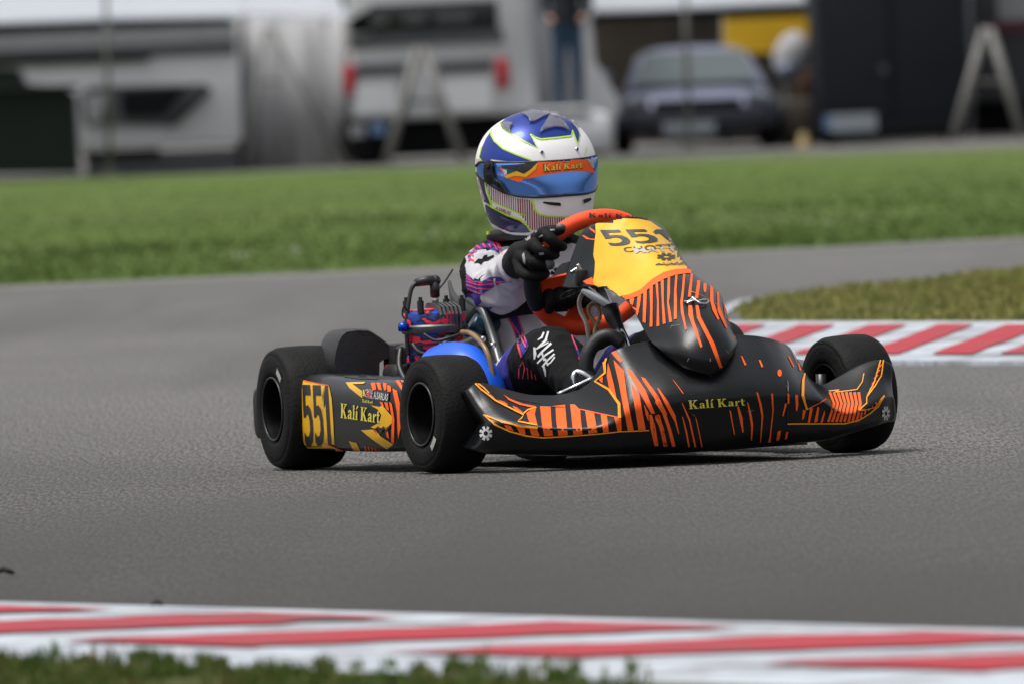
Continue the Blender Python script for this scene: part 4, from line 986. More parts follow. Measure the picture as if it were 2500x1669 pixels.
# hair-pin clip holding the panel
q0 = drop(*NS((1255, 850)), PT); c0, n0 = q0
def on_panel(zx, zy, lift):
    h = drop(*NS((zx, zy)), PT); return h[0] + h[1] * lift
mb = MB(); mb.tube([on_panel(1180, 850, .003), on_panel(1215, 862, .006), on_panel(1250, 845, .008), on_panel(1290, 862, .007), on_panel(1340, 845, .006), on_panel(1378, 852, .006), on_panel(1362, 878, .006), on_panel(1320, 880, .006), on_panel(1280, 862, .007), on_panel(1250, 860, .007), on_panel(1200, 872, .004)], .0021, 8, 5); mb.sphere(on_panel(1252, 838, .006), .005, 10)
mb.build('hairpin_clip', STEEL, panel)
# wing nut and bracket on the right-hand wing of the panel
mb = MB(); c1 = on_panel(265, 610, .006); mb.sphere(c1, (.007, .010, .010), 10); mb.box(c1 + Vector((.004, .004, .010)), (.006, .008, .022), Matrix.Rotation(.4, 3, 'X')); mb.box(c1 + Vector((.004, -.008, .006)), (.006, .018, .009), Matrix.Rotation(.5, 3, 'X')); mb.build('wing_nut', CHROME, panel, False, None, .0015, 1)
mb = MB(); mb.box(on_panel(285, 640, .002), (.012, .026, .035)); mb.build('clamp_block', ENGBLACK, panel, True, 40, .004)
a, b = U(1424, 704, X=.83), U(1488, 750, X=.87); d_ = (b - a)
mb = MB(); rot = d_.to_track_quat('X', 'Z').to_matrix(); mb.box((a + b) / 2, (d_.length, .012, .020), rot); mb.build('panel_bracket', CHROME, kart, True, 40, .002)
mb = MB(); mb.tube([U(1488, 748, X=.87), U(1497, 775, X=.88), U(1512, 805, X=.89), U(1530, 845, X=.91)], [.019, .018, .012, .012], 12); mb.build('bracket_sleeve', ENGBLACK, kart)
mb = MB(); mb.tube([U(1506, 793, X=.885), U(1534, 856, X=.93)], .0095, 12); mb.build('panel_strut', CHROME, kart)
mb = MB(); mb.tube([(.64, 0, .398), (.95, .0, .16)], .010, 12); mb.build('steering_column', CHROME, kart)
mb = MB(); mb.tube([U(1425, 712, X=.80), U(1414, 735, X=.79), U(1418, 762, X=.79), U(1432, 792, X=.80), U(1438, 838, X=.80)], .0050, 8, 5); mb.build('clear_hose', CLEARHOSE, kart)
mb = MB(); mb.tube([U(1464, 842, X=.82), U(1459, 800, X=.81), U(1440, 770, X=.80), U(1437, 750, X=.80), U(1450, 742, X=.80), U(1462, 752, X=.805), U(1464, 778, X=.81), U(1452, 808, X=.82), U(1456, 838, X=.82)], .0046, 8, 5); mb.build('brown_hose', BROWNHOSE, kart)
mb = MB(); mb.tube([U(1430, 912, X=.93), U(1434, 868, X=.93), U(1456, 832, X=.93), U(1488, 820, X=.94), U(1520, 838, X=.95)], .0165, 12, 5); mb.build('black_conduit', ENGBLACK, kart)
mb = MB(); mb.tube([U(1362, 962, X=1.0), U(1405, 942, X=1.0), U(1448, 922, X=1.02)], .0050, 8, 3); mb.build('brake_rod', CHROME, kart)
mb = MB(); mb.tube([U(1402, 940, X=.99), U(1400, 918, X=.985), U(1410, 908, X=.98), U(1428, 914, X=.99), U(1446, 924, X=1.0)], [.004, .006, .008, .008, .006], 10, 5); mb.build('throttle_pedal', CHROME, kart)

# ---- side pods
def pod(side):
    prof = [(.500, .052), (.510, .075), (.513, .11), (.512, .155), (.507, .188), (.494, .205), (.468, .210), (.40, .205), (.37, .18), (.37, .06), (.42, .043), (.475, .043)]
    rings = []
    for x, shy, zt, zs in ((.078, -.004, 0, .97), (.082, 0, 0, 1.0), (.2, 0, 0, 1), (.45, .002, -.004, 1), (.62, .0, -.010, .98), (.70, -.012, -.014, .95), (.755, -.035, -.018, .90), (.80, -.075, -.024, .84), (.825, -.115, -.03, .7)):
        rings.append([(x + (.0 if yy > .45 else 0), side * max(.34, yy + shy), .125 + (z - .125) * zs + (zt if z > .15 else 0)) for yy, z in prof])
    G = cr_np(np.array(rings), 5, 0)
    G = np.concatenate([G, G[:, :1]], 1); G = cr_np(G, 4, 1)[:, :-1]
    mb = MB(); mb.loft([[Vector(p) for p in r_] for r_ in G]); return mb.build('side_pod', PODFILM, kart, True, 50)
podR = pod(-1); podR['label'] = 'side pod with yellow number plate 551 beside the engine'
podL = pod(1)
TP = bvh_of(podR)
decal('yellow_plate', podR, TP, PD, [[(380, 832), (470, 850), (560, 868), (545, 950), (548, 1050), (560, 1160), (580, 1290), (690, 1330), (405, 1340), (412, 1270), (395, 1000)], [(592, 872), (612, 960), (622, 1100), (632, 1290), (605, 1280), (590, 1100), (582, 930)]], YELLOW)
decal('yellow_plate', podR, TP, PD, [[(560, 868), (592, 872), (582, 930), (590, 1100), (605, 1285), (580, 1290), (560, 1160), (545, 1000)]], YELLOW, .0012)
decal('race_number', podR, TP, PD, quad_text(text_551(), (402, 866), (588, 872), (428, 1300), (612, 1296)), BLACKINK, .0022)
decal('kart_lettering', podR, TP, PD, quad_text(serif_kali(), (682, 992), (958, 1042), (680, 1100), (955, 1138)), LETTER, .0026)
decal('yellow_arrow', podR, TP, PD, [[(712, 850), (850, 848), (840, 860), (760, 862), (830, 910), (830, 960), (740, 890)], [(890, 1010), (950, 1022), (972, 1010), (1040, 1090), (1045, 1130), (1010, 1165), (920, 1175), (890, 1165), (950, 1135), (965, 1080), (940, 1040)],
    [(820, 1187), (920, 1180), (960, 1230), (1050, 1285), (1000, 1318), (900, 1250)], [(735, 1262), (790, 1275), (815, 1332), (770, 1335)]], YELLOW, .0016)
pod_or = [[(890, 855), (920, 855), (930, 900), (905, 905)], [(930, 855), (955, 855), (970, 905), (945, 900)], [(975, 855), (1000, 860), (1000, 905), (985, 905)], [(1005, 870), (1030, 880), (1035, 915), (1010, 915)],
    [(1045, 895), (1075, 910), (1100, 1010), (1105, 1150), (1085, 1250), (1080, 1180), (1075, 1050), (1050, 930)], [(1020, 985), (1040, 1000), (1058, 1110), (1055, 1280), (1035, 1270), (1040, 1100)], [(985, 990), (1010, 990), (1020, 1050), (1005, 1040)], [(955, 985), (975, 990), (985, 1020), (965, 1010)],
    [(1060, 840), (1085, 838), (1140, 925), (1125, 930)], [(1095, 838), (1150, 842), (1165, 860), (1110, 855)], [(1120, 870), (1180, 875), (1175, 895), (1130, 890)], [(905, 1180), (930, 1185), (940, 1215), (925, 1210)], [(990, 1170), (1010, 1168), (1020, 1245), (1005, 1235)], [(1100, 980), (1115, 1010), (1118, 1040), (1108, 1030)]]
pod_or += [[(845 + 24 * k, 1296 + 5 * k), (855 + 24 * k, 1298 + 5 * k), (860 + 24 * k, 1336), (850 + 24 * k, 1336)] for k in range(5)] + line([(380, 832), (560, 868), (592, 872)], 6) + line([(560, 1280), (690, 1330)], 8)
decal('orange_stripe', podR, TP, PD, pod_or, ORANGE, .0018)
decal('name_plate', podR, TP, PD, [[(832, 892), (912, 905), (1022, 922), (1016, 984), (910, 968), (835, 958)]], BLACKINK, .0022)
decal('driver_name', podR, TP, PD, quad_text(font_polys('A.SARLAS', .012), (917, 915), (1018, 932), (914, 965), (1012, 980)), WHITEP, .003)
decal('flag_field', podR, TP, PD, [[(866, 898), (908, 905), (906, 966), (868, 958)]], mat('flag blue', (.03, .04, .2), .5), .0028)
decal('flag_cross_white', podR, TP, PD, line([(866, 900), (908, 965)], 8) + line([(908, 906), (868, 958)], 8) + line([(887, 900), (887, 963)], 13) + line([(866, 928), (908, 935)], 18), WHITEP, .0034)
decal('flag_cross_red', podR, TP, PD, line([(887, 900), (887, 963)], 8) + line([(866, 928), (908, 935)], 10) + line([(866, 900), (908, 965)], 3) + line([(908, 906), (868, 958)], 3), mat('flag red', (.5, .02, .03), .5), .004)
decal('initial_letter', podR, TP, PD, quad_text(serif_kali()[:7], (838, 900), (864, 905), (838, 945), (864, 950)), LETTER, .003)
decal('small_lettering', podR, TP, PD, quad_text(serif_kali(), (835, 966), (908, 978), (835, 990), (908, 1000)), LETTER, .0026)
decal('black_smear', podR, TP, PD, line([(915, 1185), (945, 1165), (960, 1200), (985, 1165), (1000, 1190), (1025, 1160)], [8, 20, 26, 18, 22, 8]), mat('smeared grime', (.03, .025, .02), .8), .0028)
decal('gloss_patch', podR, TP, PD, [[(690, 790), (760, 783), (900, 812), (950, 830), (800, 826), (700, 812)]], mat('torn black film', (.015, .015, .016), .5), .0012)
TPL = bvh_of(podL)
V7 = View(1600, 760, 3.559)
decal('orange_stripe', podL, TPL, V7, line([(1285, 395), (1340, 375), (1415, 385)], 9) + line([(1300, 415), (1350, 398), (1412, 405)], 9) + line([(1310, 440), (1350, 422), (1405, 430)], 9) + line([(1350, 460), (1400, 460)], 8), ORANGE, .0018)
# ---- rear bumper
mb = MB()
prof = [(-.17, .065), (-.225, .07), (-.235, .10), (-.235, .155), (-.22, .18), (-.17, .185)]
rings = []
for y, sx in ((-.512, .6), (-.507, .95), (-.4, 1), (0, 1.05), (.4, 1), (.507, .95), (.512, .6)): rings.append([Vector(((x + .17) * sx - .17, y, .125 + (z - .125) * (.8 + .2 * sx))) for x, z in prof])
mb.loft(rings); mb.build('rear_bumper', PLASTIC, kart, True, 35, .006)
mb = MB()
for s in (-1, 1): mb.tube([(-.10, s * .2, .065), (-.2, s * .2, .11)], .012, 8)
mb.build('bumper_mount', FRAMEM, kart)

# ---- engine group
def wrap_mat():
    m, n, l, p = nodes_mat('red and blue engine wrap')
    co = n.new('ShaderNodeTexCoord').outputs['Object']
    f = nnoise(n, l, nmap(n, l, co, (14, 14, 34)), 1, 2, .5)
    r_ = n.new('ShaderNodeValToRGB'); r_.color_ramp.interpolation = 'CONSTANT'; l.new(f, r_.inputs[0]); e = r_.color_ramp.elements
    e[0].position = 0; e[0].color = (.010, .05, .30, 1); e[1].position = .40; e[1].color = (.012, .012, .05, 1); q = e.new(.455); q.color = (.95, .028, .075, 1); q = e.new(.61); q.color = (.015, .09, .45, 1)
    l.new(r_.outputs[0], p.inputs['Base Color']); p.inputs['Roughness'].default_value = .32; return m
WRAP = wrap_mat()
eng = bpy.data.objects.new('engine', None); link(eng, kart); eng.location = (.30, -.256, .0); eng.empty_display_size = .08
RX = Matrix.Rotation(R(90), 3, 'X')
def elathe(name, prof, material, seg=32, off=(0, 0, 0)):
    mb = MB(); mb.lathe(prof, seg, off, RX); return mb.build(name, material, eng, True, 35)
# lathe axis Y turned to Z: axial value a -> z = a
elathe('cylinder', [(.10, .0), (.10, .052), (.19, .052), (.20, .058), (.285, .062), (.292, .062), (.292, .0)], WRAP)
elathe('head_gasket', [(.290, .0), (.290, .071), (.296, .074), (.305, .074), (.309, .070), (.309, .0)], ENGGREY)
elathe('cylinder_head', [(.309, .0), (.309, .068), (.318, .0695), (.333, .066), (.342, .052), (.345, .0)], WRAP)
for k in range(6):
    mb = MB(); y = -.008 + k * .0092
    P = [(.01, .298), (.066, .298), (.070, .330), (.060, .347), (.02, .356), (-.02, .356), (-.03, .346), (-.01, .335)]
    mb.add([Vector((x, y - .0025, z)) for x, z in P] + [Vector((x, y + .0025, z)) for x, z in P], [tuple(range(8)), tuple(range(15, 7, -1))] + [(i, (i + 1) % 8, (i + 1) % 8 + 8, i + 8) for i in range(8)])
    mb.build('cooling_fin', ENGGREY, eng, False)
mb = MB(); mb.box((.025, .015, .325), (.06, .048, .04)); mb.build('fin_block', ENGBLACK, eng, False)
for x, y in ((.045, -.046), (.04, .052), (-.04, -.05), (-.045, .045)):
    mb = MB(); mb.tube([(x, y, .335), (x, y, .362)], .0078, 8); mb.tube([(x, y, .362), (x, y, .370)], .0045, 8); mb.build('head_nut', ENGBLACK, eng, True, 30)
mb = MB(); mb.tube([(.0, .004, .35), (.0, .004, .372)], .0075, 10); mb.build('spark_plug', STEEL, eng)
mb = MB(); mb.tube([(.0, .004, .368), (.0, .004, .402)], [.0105, .0115], 12); mb.tube([(.0, .010, .404), (.0, -.012, .405), (.0, -.040, .401)], [.0115, .011, .0085], 12); mb.sphere((0, .006, .404), .0125, 12); mb.build('plug_cap', HOSE, eng)
mb = MB(); mb.tube([(.0, -.038, .401), (.0, -.050, .388), (.005, -.060, .355), (.008, -.067, .32), (.01, -.069, .285), (.01, -.066, .245)], .0050, 8, 6); mb.build('plug_lead', HOSE, eng)
mb = MB(); mb.tube([(-.02, .02, .385), (-.05, .045, .400), (-.09, .078, .425)], .0022, 6, 6); mb.tube([(.02, -.068, .34), (.03, -.080, .352), (.03, -.084, .335), (.02, -.076, .325)], .0018, 6, 5); mb.build('sensor_wire', HOSE, eng)
mb = MB(); mb.tube([(.03, -.072, .306), (.03, -.092, .307)], [.009, .010], 10); mb.tube([(.03, -.085, .300), (.03, -.085, .315)], .007, 8); mb.build('blue_fitting', mat('blue anodised metal', (.01, .07, .5), .25, metal=.8), eng)
mb = MB(); mb.box((-.07, -.055, .19), (.10, .07, .07)); mb.box((-.02, -.075, .15), (.14, .05, .10)); mb.build('clutch_cover', ENGBLACK, eng, True, 40, .018, 3)
mb = MB(); mb.box((-.01, .0, .115), (.15, .15, .11)); mb.build('crankcase', ENGBLACK, eng, True, 40, .02, 3)
mb = MB(); mb.tube([(.06, -.03, .235), (.085, -.045, .228)], [.020, .018], 12); mb.box((.07, -.035, .20), (.05, .05, .05)); mb.build('carburettor', ENGBLACK, eng, True, 35, .004)
mb = MB()
for k in range(9): mb.tube([Vector((.074 + .010 * math.cos(a) , -.050 + k * .0042 + .002 * a / 6.28, .226 + k * .0042 + .010 * math.sin(a))) for a in [i * math.pi / 5 for i in range(11)]], .0014, 5)
mb.build('return_spring', STEEL, eng)
mb = MB(); mb.tube([(.085, -.01, .245), (.075, .0, .27), (.05, .02, .285)], [.013, .012, .010], 10, 4); mb.build('coolant_elbow', ENGBLACK, eng)
mb = MB(); mb.tube([(.06, -.06, .21), (.075, -.066, .17), (.08, -.055, .13), (.07, -.02, .11)], .0085, 10, 5); mb.build('blue_hose', mat('blue hose', (.01, .05, .42), .35), eng)
mb = MB(); mb.box((.095, .035, .262), (.04, .06, .022), Matrix.Rotation(.3, 3, 'X')); mb.build('exhaust_flange', ENGGREY, eng, True, 40, .005)
for k, (pp, rr_) in enumerate((([(.05, -.07, .27), (.07, -.06, .25), (.09, -.02, .24), (.1, .03, .235)], .005), ([(-.03, -.07, .26), (.0, -.085, .22), (.04, -.08, .18), (.06, -.06, .15)], .007), ([(.07, -.05, .29), (.09, -.03, .275), (.1, .0, .28), (.09, .04, .29)], .0035), ([(.06, .05, .29), (.09, .075, .27), (.1, .09, .22)], .009))):
    mb = MB(); mb.tube(pp, rr_, 8, 5); mb.build('engine_hose', HOSE, eng)
for k, (zz, aa) in enumerate(((.205, .0), (.225, .4), (.245, -.3), (.265, .2))):
    mb = MB(); mb.lathe([(zz, .050), (zz, .0655), (zz + .004, .0655), (zz + .004, .050)], 28, (0, 0, 0), RX); mb.build('cylinder_fin', ENGBLACK, eng, True, 30)
mb = MB(); mb.tube([(.37, -.292, .205), (.43, -.292, .214), (.49, -.283, .216), (.545, -.268, .205), (.585, -.255, .165), (.60, -.248, .10), (.585, -.255, .06)], [.030, .050, .057, .058, .055, .051, .045], 28, 6); mb.build('exhaust_pipe', BLUEANO, kart)
mb = MB(); mb.tube([U(1128, 811, X=.44), U(1150, 815, X=.52), U(1176, 838, X=.58), U(1193, 870, X=.61), U(1203, 915, X=.62), U(1205, 950, X=.62)], .0058, 8, 6); mb.build('overflow_hose', BROWNHOSE, kart)
mb = MB(); mb.tube([U(1150, 790, X=.30), U(1175, 800, X=.30), U(1205, 780, X=.28), U(1215, 765, X=.26)], [.026, .028, .022, .015], 14, 4); mb.build('radiator_hose', mat('dark teal hose', (.006, .03, .06), .35), kart)
mb = MB(); mb.tube([U(1150, 770, X=.18), U(1190, 757, X=.18), U(1225, 748, X=.18)], .008, 8, 3); mb.build('seat_stay', STEEL, kart)
for px, py in ((1203, 842), (1180, 826)):
    mb = MB(); mb.tube([U(px - 6, py, X=.42), U(px + 4, py + 1, X=.43)], .006, 8); mb.build('stay_bolt', STEEL, kart)
# airbox behind the engine
ab = [(612, 720), (622, 640), (645, 560), (672, 512), (705, 484), (790, 472), (872, 476), (905, 492), (965, 532), (1030, 585), (1082, 628), (1062, 676), (985, 690), (958, 712), (955, 850), (700, 850), (640, 800)]
P = [U(*PD(p), X=.16) for p in ab]; n = len(P)
cx_ = sum((p for p in P), Vector()) / n
mb = MB(); mb.loft([[cx_ + (p - cx_) * k + Vector((dx, -dx * .10, 0)) for p in P] for dx, k in ((.0, .93), (-.012, 1.0), (-.12, 1.0), (-.16, .95), (-.18, .8))]); box = mb.build('airbox', mat('matt black airbox', (.022, .022, .023), .55, var=.2, scale=12, bump=.25, bscale=240, dirt=.3, dirtcol=(.06, .058, .055)), kart, True, 38)
TB = bvh_of(box)
decal('moulded_panel', box, TB, PD, line([(792, 494), (868, 490), (912, 526)], 5) + line([(792, 494), (838, 520), (880, 515)], 4), mat('groove black', (.006, .006, .006), .6), .001)
mb = MB(); mb.box(U(1000, 860, X=.22), (.06, .05, .04), Matrix.Rotation(.3, 3, 'X')); mb.box(U(992, 892, X=.15), (.08, .085, .10)); mb.build('airbox_snout', ENGBLACK, kart, True, 40, .01)
mb = MB(); mb.box(U(985, 905, X=.20), (.10, .06, .03)); mb.box(U(1010, 880, X=.25), (.05, .03, .03)); mb.build('engine_mount', WRAP, kart, True, 40, .006)

# ---- seat
pathR = [(.06, -.135, .40), (.14, -.15, .37), (.24, -.145, .355), (.30, -.143, .335), (.35, -.139, .269), (.40, -.143, .215), (.45, -.146, .178), (.54, -.147, .152), (.60, -.12, .12)]
grid = []
for x, y, z in pathR:
    fl = .05 if x > .2 else .05 + (.2 - x) * 2.2
    w_ = abs(y); xb = x - .03 if x < .3 else x
    grid.append([(x, -w_, z), (x - .005, -w_ * .97, fl + (z - fl) * .5), (xb, -w_ * .72, fl), (xb - .01, 0, fl - .008), (xb, w_ * .72, fl), (x - .005, w_ * .97, fl + (z - fl) * .5), (x, w_, z)])
seat = sheet('seat', np.array(grid), 4, 4, mat('dark grey seat shell', (.03, .032, .034), .4, var=.2), kart, .006, 0)
mb = MB(); mb.tube([(.22, -.147, .362)] + pathR[3:8] + [(.64, -.150, .140), (.72, -.15, .132)], .0105, 10, 6); mb.build('seat_rim', TUBEGREY, seat)
mb = MB(); mb.tube([(x, -y, z) for x, y, z in [(.22, -.147, .362)] + pathR[3:8] + [(.64, -.150, .140), (.72, -.15, .132)]], .0105, 10, 6); mb.build('seat_rim', TUBEGREY, seat)
mb = MB(); q = U(1262, 958, X=.56); mb.tube([q, q + Vector((0, 0, .012))], .008, 8); mb.build('seat_bolt', STEEL, seat)

# ---- steering wheel
SWC = Vector((.62, .002, .410)); E1 = Vector((0, 1, 0)); E2 = Vector((.5, 0, .866)); EN = E1.cross(E2)
SWO = mat('orange suede wheel grip', (1., .075, .008), .7, var=.12, scale=40, bump=.15, bscale=600)
def ringpt(th, r=.138, f=1.0):
    return SWC + E1 * (r * math.cos(th)) + E2 * (r * f * math.sin(th))
def rim_arc(name, a0, a1, material, n=24, rt=.0182):
    mb = MB(); mb.tube([ringpt(R(a0 + (a1 - a0) * k / n)) for k in range(n + 1)], rt, 14); return mb.build(name, material, sw)
sw = bpy.data.objects.new('steering_wheel', None); link(sw, kart); sw.empty_display_size = .05
rim_arc('rim', -148, 152, SWO, 48)
rim_arc('side_grip', 152, 214, mat('black suede grip', (.009, .009, .010), .8), 10, .0195)
mb = MB(); mb.lathe([(-.010, 0), (-.010, .034), (.010, .034), (.012, .0)], 20, (0, 0, 0), Matrix((E1, EN, E2)).transposed()); v = [Vector(p) + SWC for p in mb.v]; MB().add(v, mb.f).build('hub', ENGBLACK, sw, True, 40)
for a in (-100, -160, 20):
    mb = MB(); p0, p1 = SWC + (ringpt(R(a)) - SWC) * .2, SWC + (ringpt(R(a)) - SWC) * .94; q0_ = (p1 - p0).normalized().cross(EN)
    wd0, wd1 = .016, .030; t_ = EN * .003
    mb.add([p0 + q0_ * wd0 - t_, p0 - q0_ * wd0 - t_, p1 - q0_ * wd1 - t_, p1 + q0_ * wd1 - t_, p0 + q0_ * wd0 + t_, p0 - q0_ * wd0 + t_, p1 - q0_ * wd1 + t_, p1 + q0_ * wd1 + t_], [(0, 1, 2, 3), (7, 6, 5, 4), (0, 4, 5, 1), (1, 5, 6, 2), (2, 6, 7, 3), (3, 7, 4, 0)]); mb.build('spoke', SWO if a != 20 else ENGBLACK, sw, False)
tmp = rim_arc('rim_probe', 60, 130, SWO, 24); TW = bvh_of(tmp); bpy.data.objects.remove(tmp)
swp = bpy.data.objects.new('p', None)
stick('rim_lettering', poly2([[NS(p) for p in q] for q in quad_text(serif_kali(), (342, 72), (795, 88), (345, 112), (795, 118))], 5), TW, BLACKINK, sw, .0014)
# ================================================================== THE DRIVER
drv = thing('person', 'kart driver in blue and white helmet and white race suit gripping the orange wheel', 'person', KO, KA - math.pi / 2)
SUIT = mat('white race suit', (.50, .49, .515), .85, var=.07, scale=14, bump=.35, bscale=700, dirt=.25, dirtcol=(.30, .29, .29))
NAVY = mat('navy suit print', (.032, .028, .23), .8, var=.2, bump=.2, bscale=700)
CORAL = mat('coral suit print', (.80, .05, .085), .8, var=.12)
SBLACK = mat('black suit fabric', (.006, .006, .0068), .9, var=.3, bump=.3, bscale=500, spec=.2)
GLOVE = mat('black glove leather', (.0045, .0045, .005), .75, var=.3, scale=40, bump=.4, bscale=350, spec=.25)
GLGREY = mat('grey glove pad', (.10, .10, .10), .5, var=.2)
mb = MB()
capsule(mb, [(.27, .0, .12), (.24, .0, .24), (.20, .0, .37), (.185, .01, .43)], [.125, .125, .122, .085], 20, 3)
capsule(mb, [(.18, -.070, .428), (.175, .01, .438), (.18, .115, .428)], [.060, .075, .060], 16, 3)
capsule(mb, [(.19, .01, .44), (.205, .02, .53)], [.060, .055])
capsule(mb, [(.185, -.078, .425), (.215, -.098, .405), (.275, -.103, .377), (.34, -.104, .380), (.41, -.110, .412), (.462, -.114, .432)], [.060, .062, .062, .057, .048, .040], 18, 4)
capsule(mb, [(.185, .125, .425), (.24, .15, .36), (.32, .13, .335), (.42, .05, .37), (.50, -.008, .392)], [.058, .055, .052, .044, .034], 16, 4)
for s in (-1, 1):
    yo = 0 if s < 0 else .03
    capsule(mb, [(.30, s * .085, .115), (.52, s * .12, .185), (.74, s * .140 + yo, .238), (.86, s * .142 + yo, .195), (1.02, s * .14, .125)], [.088, .076, .062, .050, .036], 18, 4)
    capsule(mb, [(1.02, s * .14, .11), (1.10, s * .14, .13)], [.034, .030], 12)
body = mb.build('body', SUIT, drv); remesh(body, .0055, 3)
me = body.data; co = np.empty(len(me.vertices) * 3); me.vertices.foreach_get('co', co); co = co.reshape(-1, 3)
no_ = np.empty(len(me.vertices) * 3); me.vertices.foreach_get('normal', no_); no_ = no_.reshape(-1, 3)
for m_ in (NAVY, SBLACK): me.materials.append(m_)
idx = []
for p in me.polygons:
    c = p.center; k = 0
    if c.x > .60 and c.z < .34: k = 2
    elif c.x > .50 and c.z < .30: k = 1
    elif c.z > .30 and c.y < -.085 and c.x < .34 and (-.50 * p.normal.x - .866 * p.normal.y) > .74: k = 2 if c.z > .37 else 1
    elif c.z > .47 and c.x < .3: k = 2
    elif c.x < .16 and c.z > .2: k = 2
    idx.append(k)
me.polygons.foreach_set('material_index', idx); me.polygons.foreach_set('use_smooth', [True] * len(me.polygons)); me.update()
for i in range(len(co)):
    p = Vector(co[i]); arm = 1.0 if p.y < -.09 and p.z > .3 and p.x < .46 else .55
    # cloth folds: ridged noise stretched across the limb
    q = Vector((p.x * 30, p.y * 22, p.z * 20)); f1 = 1 - abs(noise.noise(q)) * 2; f2 = noise.noise(p * 55)
    co[i] += no_[i] * (.0085 * arm * (f1 - .55) + .0012 * f2)
me.vertices.foreach_set('co', co.reshape(-1)); me.update()
BT = bvh_of(body)
decal('shoulder_print', body, BT, SU, [[(222, 480), (212, 430), (232, 350), (330, 288), (440, 292), (480, 340), (505, 420), (440, 388), (370, 362), (290, 378), (245, 420)]], NAVY, .001)
sp = []
for a, b in (((225, 450), (262, 470)), ((222, 415), (262, 430)), ((240, 375), (285, 395)), ((285, 345), (320, 372)), ((335, 330), (360, 358)), ((385, 330), (402, 362))): sp += line([a, b], [18, 10])
sp += line([(365, 288), (420, 320), (455, 380)], 7) + line([(400, 285), (455, 330), (490, 400)], 12) + line([(435, 290), (480, 345), (503, 415)], 8)
decal('shoulder_stripe', body, BT, SU, sp, CORAL, .002)
decal('sleeve_emblem', body, BT, SU, [[(262, 490), (300, 452), (330, 455), (345, 425), (375, 418), (372, 440), (428, 420), (430, 440), (380, 470), (345, 478), (320, 505), (300, 488)]], SBLACK, .0015)
decal('sleeve_print', body, BT, SU, [[(200, 575), (235, 600), (258, 622), (330, 640), (400, 602), (440, 598), (515, 605), (520, 632), (580, 640), (480, 655), (400, 702), (320, 752), (260, 735), (205, 695), (196, 640)]], NAVY, .001)
decal('sleeve_stripe', body, BT, SU, line([(370, 625), (470, 645), (580, 632)], 8) + line([(210, 640), (300, 668), (460, 655)], 8) + line([(205, 612), (260, 640), (340, 650)], 6) + line([(205, 668), (300, 698), (410, 700)], 8) + line([(215, 700), (300, 735), (360, 740)], 7) + line([(200, 590), (240, 612)], 6), CORAL, .002)
decal('elbow_print', body, BT, SU, [[(165, 690), (200, 760), (260, 810), (330, 850), (420, 850), (390, 885), (300, 870), (200, 800)]], NAVY, .0012)  # navy panel of the sleeve below the elbow
decal('torso_stripe', body, BT, SU, [[(545, 925), (600, 868), (640, 950), (720, 1170), (690, 1230), (655, 1275), (635, 1200), (600, 1080)]], NAVY, .001)
decal('torso_stripe', body, BT, SU, line([(608, 870), (650, 1000), (705, 1150)], [14, 12, 6]) + line([(550, 930), (590, 1000), (650, 1090), (700, 1185)], 9) + line([(560, 945), (610, 1090), (640, 1190), (662, 1265)], [8, 12, 16, 10]), CORAL, .002)
decal('thigh_stripe', body, BT, SU, line([(650, 1340), (672, 1300), (690, 1350), (672, 1440)], 9) + line([(645, 1350), (640, 1440)], 7) + line([(712, 1350), (718, 1440)], 7) + line([(742, 1365), (750, 1440)], 7) + line([(772, 1400), (782, 1450)], 7), CORAL, .002)
kn = []
kn += line([(845, 1068), (830, 1105), (800, 1125)], [12, 14, 6]) + line([(880, 1065), (862, 1130), (800, 1190)], [12, 16, 10]) + line([(770, 1190), (775, 1240), (770, 1280)], [14, 20, 8]) + line([(780, 1200), (820, 1180), (880, 1150)], 10) + line([(900, 1160), (830, 1225), (800, 1260)], 14) \
    + line([(920, 1210), (860, 1250), (800, 1310)], 12) + line([(835, 1235), (850, 1290)], 12) + line([(930, 1245), (880, 1290), (840, 1340)], 12) + line([(860, 1280), (880, 1330)], 12) + line([(935, 1270), (905, 1310), (880, 1325)], 10) + line([(845, 1340), (858, 1380), (862, 1420)], [14, 14, 8])
kn = [[(sum(p[0] for p in q) / 4 + (p[0] - sum(p_[0] for p_ in q) / 4) * 1.22, sum(p[1] for p in q) / 4 + (p[1] - sum(p_[1] for p_ in q) / 4) * 1.22) for p in q] for q in kn]
decal('knee_lettering', body, BT, SU, kn, WHITEP, .0015)
decal('knee_stripe', body, BT, SU, line([(1060, 1060), (1110, 1180), (1150, 1290), (1180, 1360)], [10, 16, 18, 14]), NAVY, .0012)
decal('knee_stripe', body, BT, SU, line([(1060, 1055), (1100, 1160), (1120, 1210)], 8) + line([(1130, 1270), (1165, 1350)], 8), CORAL, .002)
decal('gear_emblem', body, BT, SU, gear(958, 592, 62, 66), SBLACK, .002)
# collar and neck brace
mb = MB(); mb.lathe([(-.016, .076), (-.006, .086), (.008, .084), (.012, .070), (.0, .064), (-.016, .076)], 40, (0, 0, 0), RX); v = [Vector(p) for p in mb.v]
v = [Vector((p.x * .98, p.y * 1.16, p.z + p.x * .06)) + Vector((.195, .012, .497)) for p in v]; MB().add(v, mb.f).build('neck_brace', mat('black neck brace', (.013, .013, .015), .45), drv)
mb = MB(); mb.box((.270, -.045, .503), (.006, .018, .009)); mb.build('red_tab', mat('red tab', (.5, .03, .015), .6), drv, False)
mb = MB(); mb.box((.20, -.084, .502), (.012, .012, .007)); mb.build('lime_tab', mat('lime tab', (.45, .6, .02), .6), drv, False)
# rib strap
mb = MB(); mb.tube([(.20, -.150, .300), (.27, -.135, .325), (.34, -.10, .335), (.37, -.04, .34), (.37, .06, .34)], [.012, .022, .020, .018, .016], 10, 5); mb.build('rib_strap', SBLACK, drv)

